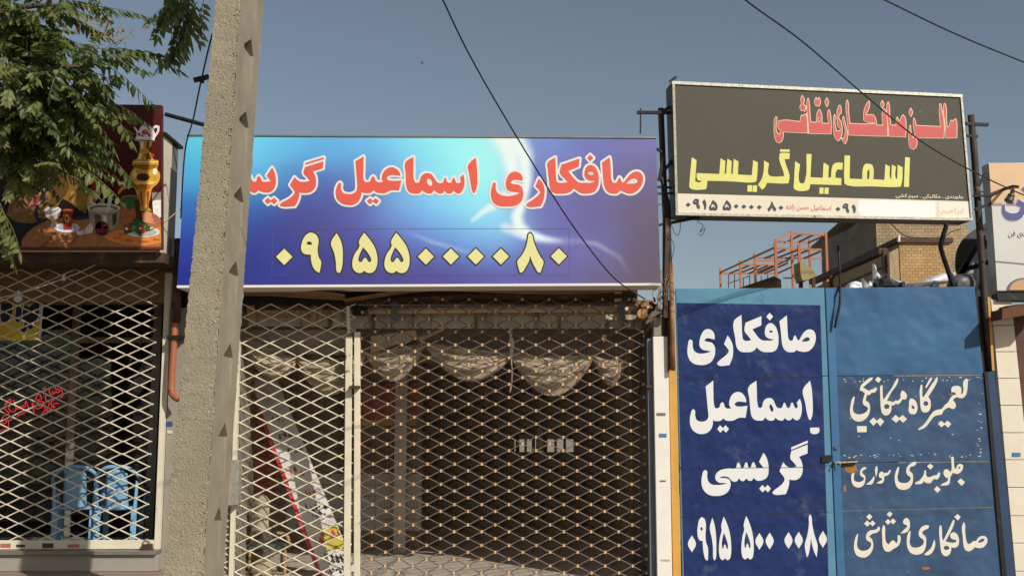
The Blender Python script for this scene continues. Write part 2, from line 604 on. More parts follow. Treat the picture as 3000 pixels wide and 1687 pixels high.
# yellow poster on the glass
po = thing('window_poster', 'yellow poster with black bubble letters edged white on the tea house window', 'poster', P(60, 990, 10.8))
M_post = mat('poster_yellow', S(226, 190, 40), 0.5, var=0.2, vscale=3)
M_ink = mat('poster_black', (0.012, 0.012, 0.014), 0.5, var=0)
M_pw = mat('poster_white', (0.6, 0.6, 0.62), 0.5, var=0.05)
slab([(-120, 838), (130, 834), (117, 996), (-120, 997)], 10.80, 0.01, 'sheet', M_post, po)
MB().prism(px([(123, 834), (130, 834), (119, 996), (113, 996)], 10.796), (0, 0.003, 0)).build('border', M_pw, po)
CR = (0, 820, 0.13802)
bub = [[[(20, 560), (50, 300), (100, 225), (120, 260), (100, 450), (110, 520), (150, 450), (200, 470), (260, 560), (250, 720), (180, 850), (110, 900), (40, 880), (10, 800)]],
       [[(205, 235), (235, 300), (205, 365), (175, 300)]],
       [[(345, 610), (350, 560), (450, 560), (460, 620), (455, 750), (430, 860), (370, 900), (330, 850), (330, 700)]],
       [[(500, 600), (520, 540), (560, 530), (600, 580), (640, 560), (690, 510), (720, 530), (740, 450), (790, 390), (825, 440), (830, 640), (800, 800), (740, 880), (700, 950), (690, 1030), (640, 1060), (600, 1020), (590, 960), (560, 1060), (520, 1130), (420, 1100), (450, 1040), (520, 920), (490, 850), (480, 700)]],
       [[(745, 260), (790, 210), (850, 220), (855, 290), (800, 345), (750, 330)]]]
sdf_fill(bub, CR, flat(10.793), MB(), 16, 9).build('lettering', M_pw, po)
letters(bub, CR, flat(10.790), M_ink, po)

# red neon script
ne = thing('neon_sign', 'red neon script glowing in the tea house window', 'neon sign', P(90, 1262, 12.02))
M_neon = mat('red_neon', (0.6, 0.02, 0.03), 0.4, var=0, emit=((1.0, 0.03, 0.05), 1.1))
neon = [[(115, 640), (190, 560), (245, 500), (265, 560), (180, 600), (120, 690), (150, 780), (235, 850), (150, 890), (60, 960), (40, 1050), (90, 1105), (170, 1075), (90, 1010), (160, 1000), (210, 1060), (215, 1150), (180, 1230), (60, 1280), (-100, 1270)],
        [(350, 515), (330, 560), (400, 580), (390, 630)], [(280, 630), (215, 720), (270, 800), (350, 815), (400, 760), (390, 700), (430, 740), (500, 740), (520, 680), (560, 700)],
        [(570, 640), (590, 690), (640, 680), (625, 580), (655, 560), (690, 640), (710, 740)], [(700, 810), (640, 820), (560, 870), (480, 890), (420, 945)], [(310, 960), (260, 1020), (210, 1030)],
        [(860, 840), (820, 720), (800, 620), (830, 600), (860, 690), (930, 740), (1030, 710), (1075, 660), (1000, 670), (940, 640), (930, 600)],
        [(900, 520), (900, 440), (950, 375), (1010, 410), (1040, 490), (960, 520), (950, 560), (1060, 555), (1110, 640), (1120, 740), (1060, 860), (1030, 870)],
        [(1070, 260), (1110, 215), (1155, 265), (1130, 310)], [(1240, 220), (1230, 330), (1290, 390), (1240, 430), (1150, 395), (1140, 520), (1200, 550), (1230, 610), (1180, 740), (1150, 800), (1220, 790), (1290, 750)],
        [(1310, 310), (1350, 380), (1380, 310), (1440, 340), (1490, 310), (1480, 270), (1390, 240), (1380, 185)], [(1500, 200), (1550, 300), (1560, 420), (1500, 480)], [(1360, 500), (1280, 580), (1300, 690), (1370, 700), (1320, 650), (1400, 600), (1470, 610)]]
for pl_ in neon:  # each bent tube
    MB().tube(catmull([P(x * 0.1173, 1110 + y * 0.1173, 12.02) for x, y in pl_], 5), 0.0034, 5).build('tube', M_neon, ne, smooth=True)

# ------------------------------------------------------------------ security grilles
def zig_mesh(name, n, w, h, r, m, ph, lump=1.0):
    """one bent rod: n half-diamonds long, starting low (ph=0) or high (ph=1)"""
    mb = MB(); pts = []; rad = []
    for k in range(n + 1):
        z = h / 2 if (k + ph) % 2 else -h / 2
        s = -1 if z > 0 else 1
        fl = w * 0.022
        for dx, dz, rr in ((-fl, s * h * 0.035, r), (0, 0, r * lump), (fl, s * h * 0.035, r)):
            pts.append((k * w / 2 + dx, 0, z * 0.985 + dz * 0)); rad.append(rr)
    return mb.tube(pts, rad, 6).mesh(name, m)

def rods(parent, node, cols_l, cols_r, rows_up, rows_dn, w, h, r, m, lump=1.25, skew=None):
    n = cols_l + cols_r
    me = [zig_mesh('rod', n, w, h / 2 * 2 / 2, r, m, p, lump) for p in (0, 1)]
    for mm in me:
        mm.polygons.foreach_set('use_smooth', [True] * len(mm.polygons))
    base = wl(parent); k = 0
    for j in range(-rows_up, rows_dn):
        zc = node.z - (j + 0.5) * h / 2
        par = (j + cols_l) % 2
        o = bpy.data.objects.new('rod', me[1 if par == 0 else 0])
        COL.objects.link(o); o.parent = parent
        jit = R.uniform(-0.004, 0.004)
        o.location = Vector((node.x - cols_l * w / 2 + jit, node.y + R.uniform(-0.004, 0.004), zc)) - base
        o.rotation_euler = (0, R.uniform(-0.0015, 0.0015), 0)
        k += 1

# tea house grille
g1 = thing('security_grille', 'cream diamond security grille across the tea house front', 'grille', (-4.6, YF, 0.38), 'shop front security grilles')
nd = P(176, 878, YF)
xs = P(466, 1400, YF).x
nr = int((xs - nd.x) / (0.2746 / 2))
rods(g1, nd, 16, nr + 0, 8, 41, 0.2746, 0.1206, 0.0075, M_creamrod)
def upost(u0, v0, u1, v1, wpx, Y, dep, z0=None):
    a = P(u0, v0, Y); c = P(u1, v1, Y)
    if z0 is not None:
        t = (z0 - a.z) / (c.z - a.z); c = a + (c - a) * t
    hw = wpx * Y / F / 2
    return [Vector((a.x - hw, Y, a.z)), Vector((a.x + hw, Y, a.z)), Vector((c.x + hw, Y, c.z)), Vector((c.x - hw, Y, c.z))], (0, dep, 0)
MB().prism(*upost(492, 800, 459, 1608, 15, YF - 0.03, 0.06)).build('stile', M_cream, g1)
q = [P(-200, 1583, YF - 0.025), P(463, 1581, YF - 0.025), P(461, 1607, YF - 0.025), P(-200, 1609, YF - 0.025)]
MB().prism(q, (0, 0.05, 0)).build('bottom_rail', M_cream, g1, bevel=0.004)
MB().prism(px([(-200, 776), (496, 774), (496, 786), (-200, 788)], YF - 0.02), (0, 0.04, 0)).build('top_rail', M_brownsteel, g1)
M_sticker_r = mat('sticker_red', S(200, 110, 96), 0.6, var=0.2); M_sticker_k = mat('sticker_black', S(70, 66, 60), 0.6, var=0.3, vscale=60)
for (u, v, w_, h_, mm) in ((16, 1597, 30, 12, M_sticker_r), (60, 1598, 26, 8, M_sticker_k), (140, 1597, 32, 14, M_sticker_k), (215, 1598, 34, 10, M_sticker_r)):
    MB().prism(px([(u - w_ / 2, v - h_ / 2), (u + w_ / 2, v - h_ / 2), (u + w_ / 2, v + h_ / 2), (u - w_ / 2, v + h_ / 2)], YF - 0.028), (0, 0.002, 0)).build('sticker', mm, g1)
pk = thing('padlock', 'rusty dark padlock at the bottom right corner of the tea house grille', 'padlock', P(430, 1612, YF - 0.06))
MB().prism(px([(414, 1594), (444, 1592), (446, 1612), (416, 1614)], YF - 0.07), (0, 0.04, 0)).build('body', M_brownsteel, pk, bevel=0.004)
MB().tube(catmull([P(422, 1594, YF - .05), P(422, 1583, YF - .05), P(430, 1578, YF - .05), P(438, 1583, YF - .05), P(438, 1594, YF - .05)]), 0.006, 6).build('shackle', M_galv, pk, smooth=True)

# brown downpipe and clutter beside it
dp = thing('downpipe', 'terracotta brown downpipe between the tea house grille and the concrete pole', 'pipe', P(505, 1165, 10.5))
MB().tube(catmull([P(513, 945, 10.5), P(508, 1030, 10.5), P(502, 1130, 10.5), P(506, 1155, 10.48), P(522, 1168, 10.45)]), 0.034, 10).build('pipe', M_pipe, dp, smooth=True)
MB().tube([P(524, 700, 10.56), P(516, 945, 10.53)], 0.042, 8).build('upper_pipe', M_brownsteel, dp, smooth=True)
MB().prism(px([(488, 983), (528, 981), (528, 990), (488, 992)], 10.44), (0, 0.19, 0)).build('clamp', M_black, dp)
for (u, v, w_, h_, c) in ((492, 1241, 26, 14, S(60, 76, 130)), (497, 1265, 16, 10, S(210, 206, 196))):
    s_ = thing('wall_sticker', 'small %s sticker on the grey pier beside the pole' % ('blue' if v < 1250 else 'white'), 'sticker', P(u, v, 10.62))
    MB().prism(px([(u - w_ / 2, v - h_ / 2), (u + w_ / 2, v - h_ / 2), (u + w_ / 2, v + h_ / 2), (u - w_ / 2, v + h_ / 2)], 10.634), (0, 0.004, 0)).build('paper', mat('stk%d' % v, c, 0.6, var=0.2, vscale=50), s_)

# ------------------------------------------------------------------ repair shop (middle)
rs = thing('repair_shop', 'low body repair shop with white stone jamb under the blue banner', 'shop', (-0.6, 10.9, 0))
X0, X1 = P(690, 1300, YF).x, P(1900, 1300, YF).x
ZT = P(1500, 872, 10.7).z
MB().box((X0 - 0.1, 10.95, P(1500, 962, 10.95).z), (X1, 11.15, P(1500, 905, 10.95).z)).build('lintel', M_lintel, rs)
MB().box((X0 - 0.1, 10.9, ZT - 0.10), (X1 + 0.12, 16.8, ZT)).build('roof', M_tan, rs)
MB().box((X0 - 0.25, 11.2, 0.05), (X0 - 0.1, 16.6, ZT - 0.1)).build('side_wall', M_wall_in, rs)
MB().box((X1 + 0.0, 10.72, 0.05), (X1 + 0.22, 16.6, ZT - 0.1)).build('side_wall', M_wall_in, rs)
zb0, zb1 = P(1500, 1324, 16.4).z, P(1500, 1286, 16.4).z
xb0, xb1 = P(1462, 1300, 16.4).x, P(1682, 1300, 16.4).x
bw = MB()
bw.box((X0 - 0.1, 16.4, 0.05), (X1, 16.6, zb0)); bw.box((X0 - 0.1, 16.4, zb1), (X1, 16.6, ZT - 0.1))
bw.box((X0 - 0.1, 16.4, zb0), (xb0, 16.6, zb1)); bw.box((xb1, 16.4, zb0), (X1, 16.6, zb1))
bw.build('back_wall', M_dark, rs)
for u, hw in ((1472, 0.05), (1494, 0.07), (1516, 0.03), (1540, 0.02), (1563, 0.025), (1598, 0.03), (1628, 0.018), (1655, 0.02)):
    x = P(u, 1300, 16.4).x
    MB().box((x - hw, 16.43, zb0), (x + hw, 16.49, zb1)).build('window_bar', M_black, rs)
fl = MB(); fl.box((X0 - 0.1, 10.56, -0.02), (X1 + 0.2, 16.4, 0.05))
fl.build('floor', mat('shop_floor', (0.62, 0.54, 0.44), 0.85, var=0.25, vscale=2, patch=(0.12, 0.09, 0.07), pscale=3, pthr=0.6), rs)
# tiled partition and posts inside
pt = MB(); x0, x1 = P(1040, 1450, 13.6).x, P(1236, 1450, 13.6).x
M_tile = mat('dim_wall_tile', (0.42, 0.40, 0.36), 0.35, var=0.12, vscale=3)
part = MB().box((x0 - 1.8, 13.62, 0.05), (x1, 13.8, ZT - 0.25)).build('partition', M_wall_in, rs)
tz = P(1100, 1386, 13.6).z; nx_, nz_ = 9, 5
tw = (x1 - x0 + 0.9) / nx_; t_h = (tz - 0.28) / nz_
tme = MB().box((0.004, 0, 0.004), (tw - 0.004, 0.02, t_h - 0.004)).mesh('tile', M_tile)
for i in range(nx_):
    for j in range(nz_):
        o = bpy.data.objects.new('tile', tme); COL.objects.link(o); o.parent = part
        o.location = Vector((x0 - 0.9 + i * tw, 13.598, 0.28 + j * t_h)) - wl(part)
MB().box((P(1156, 1400, 13.4).x, 13.35, 0.05), (P(1190, 1400, 13.4).x, 13.5, ZT - 0.3)).build('post', mat('post_paint', (0.55, 0.49, 0.41), 0.7, var=0.2), rs)
MB().box((P(1045, 1200, 13.57).x, 13.55, P(0, 1228, 13.57).z), (P(1225, 1200, 13.57).x, 13.58, P(0, 1125, 13.57).z)).build('shelf_sign', mat('red_board', (0.30, 0.05, 0.04), 0.6, var=0.5, vscale=7), rs)
MB().box((P(1020, 1200, 13.56).x, 13.54, P(0, 1245, 13.57).z), (P(1222, 1200, 13.57).x, 13.58, P(0, 1229, 13.57).z)).build('shelf_edge', mat('yellow_board', (0.5, 0.34, 0.06), 0.6, var=0.4, vscale=9), rs)
MB().box((x0 - 0.1, 13.56, P(0, 1372, 13.57).z), (x0 + 0.62, 13.59, P(0, 1290, 13.57).z)).build('notice_board', mat('brown_board', (0.09, 0.05, 0.03), 0.6, var=0.4, vscale=6), rs)
# white stone jamb on the right
MB().prism([P(1913, 985, 10.46), P(1957, 985, 10.46), P(1970, 1720, 10.46), P(1926, 1720, 10.46)], (0, 0.25, 0)).build('jamb', M_white, rs, bevel=0.006)
MB().prism([P(1915, 930, 10.48), P(1956, 925, 10.48), P(1957, 984, 10.48), P(1914, 984, 10.48)], (0, 0.22, 0)).build('jamb_head', M_plaster, rs, bevel=0.01)
for (u, v, w_, h_, c) in ((1937, 1213, 26, 8, S(120, 116, 110)), (1942, 1275, 22, 11, S(70, 130, 190)), (1942, 1408, 18, 4, S(110, 100, 90)), (1950, 1640, 26, 5, S(200, 180, 150))):
    MB().prism(px([(u - w_ / 2, v - h_ / 2), (u + w_ / 2, v - h_ / 2), (u + w_ / 2, v + h_ / 2), (u - w_ / 2, v + h_ / 2)], 10.456), (0, 0.003, 0)).build('sticker', mat('jst%d' % v, c, 0.6, var=0.3, vscale=60), rs)
# boards and pipe under the banner
aw = thing('awning_boards', 'sagging weathered brown boards hanging under the blue banner', 'awning', P(1430, 880, 10.6))
def sagboard(pts_top, pts_bot, Y0, Y1, name, m, parent):
    a = catmull([P(u, v, Y0) for u, v in pts_top], 6); c = catmull([P(u, v, Y1) for u, v in pts_bot], 6)
    mb = MB()
    n = min(len(a), len(c))
    for i in range(n - 1):
        mb.prism([a[i], a[i + 1], c[i + 1], c[i]], (0, 0.02, 0))
    return mb.build(name, m, parent)
sagboard([(1003, 876), (1090, 862), (1180, 848), (1300, 843), (1500, 846), (1700, 847), (1850, 842)], [(1010, 884), (1090, 874), (1180, 860), (1300, 852), (1500, 860), (1700, 862), (1852, 852)], 10.42, 10.55, 'board', M_tan, aw)
sagboard([(1010, 884), (1200, 872), (1400, 862), (1600, 866), (1862, 858)], [(1010, 892), (1200, 884), (1400, 876), (1600, 880), (1866, 872)], 10.58, 10.7, 'board', M_brownsteel, aw)
sagboard([(690, 841), (800, 842), (900, 846), (1010, 862)], [(690, 866), (800, 868), (900, 874), (1012, 880)], 10.30, 10.62, 'soffit_sheet', M_tan, aw)
MB().prism(px([(690, 868), (1060, 880), (1060, 896), (690, 892)], 10.72), (0, 0.12, 0)).build('beam', M_black, aw)
MB().prism(px([(690, 836), (1868, 832), (1868, 884), (690, 890)], 10.85), (0, 0.10, 0)).build('back_board', M_brownsteel, aw)
for (u0, v0, u1, v1, w_) in ((734, 895, 742, 955, 22), (922, 893, 918, 960, 18), (940, 905, 944, 945, 8)):
    a = P(u0, v0, 10.8); c = P(u1, v1, 10.8)
    MB().bar(a, c, w_ * 10.8 / F, 0.05).build('batten', M_wood, aw)
MB().tube([P(690, 922, 10.85), P(905, 921, 10.85), P(985, 921, 10.85)], 0.012, 6).build('rod', M_wood, aw)
rp = thing('roller_pipe', 'long horizontal rusty tan pipe above the dark diamond grille', 'pipe', P(1490, 908, 10.78))
MB().tube([P(1032, 912, 10.80), P(1400, 908, 10.80), P(1900, 905, 10.80)], 0.030, 12).build('pipe', mat('tan_pipe', (0.60, 0.46, 0.32), 0.6, var=0.25, vscale=5), rp, smooth=True)
for u in (1152, 1820):
    MB().prism(px([(u - 8, 880), (u + 10, 880), (u + 14, 938), (u - 4, 938)], 10.735), (0, 0.03, 0)).build('bracket', M_bluesteel, rp, bevel=0.004)
MB().prism(px([(1032, 902), (1076, 900), (1076, 922), (1032, 922)], 10.74), (0, 0.10, 0)).build('end_block', M_black, rp, bevel=0.006)
for (u, v, r_) in ((1886, 890, 0.035), (1882, 918, 0.05)):
    a = P(u, v, 10.5)
    MB().tube([a, a + Vector((0.03, 0.25, 0))], r_, 12).build('cap', M_wood, rp, smooth=False)

# middle grilles
g2 = thing('security_grille', 'narrow cream diamond grille panel right beside the concrete pole', 'grille', (-2.2, YF, 0.06), 'shop front security grilles')
nd = P(749, 1024.7, YF)
rods(g2, nd, 2, 7, 7, 37, 0.2785, 0.129, 0.0076, M_creamrod, 1.35)
MB().prism(*upost(697, 998, 676, 1687, 12, YF - 0.03, 0.06, 0.06)).build('stile', M_cream, g2)
MB().prism(*upost(1022, 985, 1016, 1687, 19, YF - 0.03, 0.06, 0.06)).build('stile', M_cream, g2, bevel=0.004)
MB().prism(*upost(1019, 896, 1021, 975, 9, YF - 0.02, 0.04)).build('upper_stile', M_cream, g2)
MB().prism(px([(690, 955), (1015, 958), (1015, 966), (690, 964)], YF + 0.01), (0, 0.03, 0)).build('rail', M_brownsteel, g2)
g3 = thing('security_grille', 'wide blue grey diamond grille with orange clips in front of the dark workshop', 'grille', (0, YF, 0.06), 'shop front security grilles')
nd3 = P(1099, 1010, YF)
nr = int((P(1890, 1300, YF).x - nd3.x) / (0.2637 / 2)) - 0
rods(g3, nd3, 1, nr, 7, 37, 0.2637, 0.1285, 0.0058, M_bluerod, 1.0)
cl = MB()
for j in range(-7, 38):
    for k in range(-1, nr + 1):
        if (j + k) % 2 == 0:
            c = Vector((nd3.x + k * 0.2637 / 2, YF, nd3.z - j * 0.1285 / 2))
            s_ = 0.0125
            cl.box(c - Vector((s_ * 0.8, 0.013, s_ * 1.1)), c + Vector((s_ * 0.8, 0.009, s_ * 1.1)))
setp(cl.build('clips', M_clip, g3), kind='stuff')
MB().prism(*upost(1046, 972, 1045, 1687, 17, YF - 0.035, 0.06, 0.06)).build('stile', M_cream, g3, bevel=0.004)
MB().prism(*upost(1905, 992, 1914, 1687, 19, YF - 0.10, 0.10, 0.06)).build('end_post', M_bluesteel, g3, bevel=0.004)
MB().tube([P(1050, 893, YF), P(1500, 896, YF), P(1890, 896, YF)], 0.007, 6).build('top_rod', M_bluesteel, g3)
for u0, v0 in ((1036, 1132), (1906, 1131)):
    MB().prism(px([(u0 - 13, v0 - 3), (u0 + 15, v0 - 3), (u0 + 15, v0 + 4), (u0 - 13, v0 + 4)], YF - 0.14), (0, 0.10, 0)).build('hinge', M_brownsteel, g3)
# fine wire netting behind
def net_mat():
    m = bpy.data.materials.new('fine_wire_netting'); m.use_nodes = True
    N, L = m.node_tree.nodes, m.node_tree.links
    b = N['Principled BSDF']; b.inputs['Base Color'].default_value = (0.17, 0.105, 0.06, 1); b.inputs['Roughness'].default_value = 0.7
    t = N.new('ShaderNodeBsdfTransparent'); x = N.new('ShaderNodeMixShader'); x.inputs[0].default_value = 0.10
    L.new(t.outputs[0], x.inputs[1]); L.new(b.outputs[0], x.inputs[2]); L.new(x.outputs[0], N['Material Output'].inputs[0])
    return m
wn_ = MB().quad((X0, 10.69, 0.06), (X1, 10.69, 0.06), (X1, 10.69, 2.4), (X0, 10.69, 2.4)).build('wire_netting', net_mat(), None)
setp(wn_, 'fine rusty wire netting stretched behind the middle diamond grilles', 'netting')

# meter box beside the pole
mbx = thing('meter_box', 'small grey metal cabinet with hinged door right behind the pole', 'cabinet', P(675, 1482, 10.5))
MB().prism(px([(640, 1350), (699, 1345), (695, 1478), (636, 1484)], 10.46), (0, 0.16, 0)).build('case', M_galv, mbx, bevel=0.005)
MB().prism(px([(664, 1362), (672, 1361), (668, 1474), (660, 1475)], 10.45), (0, 0.012, 0)).build('hinge', M_white, mbx)
# ------------------------------------------------------------------ tea house sign with printed picture
ts = thing('tea_house_sign', 'printed tea house sign with samovar and laid table, half behind the tree', 'sign', P(240, 730, 10.05))
YS = 10.05
M_capw = mat('sign_side_white', S(232, 222, 196), 0.6, var=0.1, streak=((0.35, 0.28, 0.2), (10, 10, 2), 0.66))
MB().prism(px([(-260, 300), (473, 308), (474, 730), (-260, 730)], YS), (0, 0.06, 0)).build('panel', mat('sign_maroon', S(88, 30, 28), 0.4, var=0.25, vscale=2), ts)
a, c = P(477, 396, 10.115), P(477, 737, 10.115)
MB().prism([Vector((-8, 10.112, a.z)), Vector((a.x, 10.112, a.z)), Vector((a.x, 10.112, c.z)), Vector((-8, 10.112, c.z))], (0, 0.30, 0)).build('box', M_capw, ts)
MB().prism([Vector((-8, 10.413, a.z - .02)), Vector((a.x - .003, 10.413, a.z - .02)), Vector((a.x - .003, 10.413, c.z + .02)), Vector((-8, 10.413, c.z + .02))], (0, 0.20, 0)).build('box_back', M_alu, ts)
MB().prism([Vector((-8, 10.115, a.z + 0.003)), Vector((a.x + 0.03, 10.115, a.z + .003)), Vector((a.x + .03, 10.115, a.z + 0.03)), Vector((-8, 10.115, a.z + 0.03))], (0, 0.55, 0)).build('box_cover', M_black, ts)
cz = c.z
MB().box((-8, 10.15, cz - 0.10), (a.x + 0.05, 10.62, cz - 0.004)).build('soffit', M_brownsteel, ts)
CR = (0, 300, 0.31746)
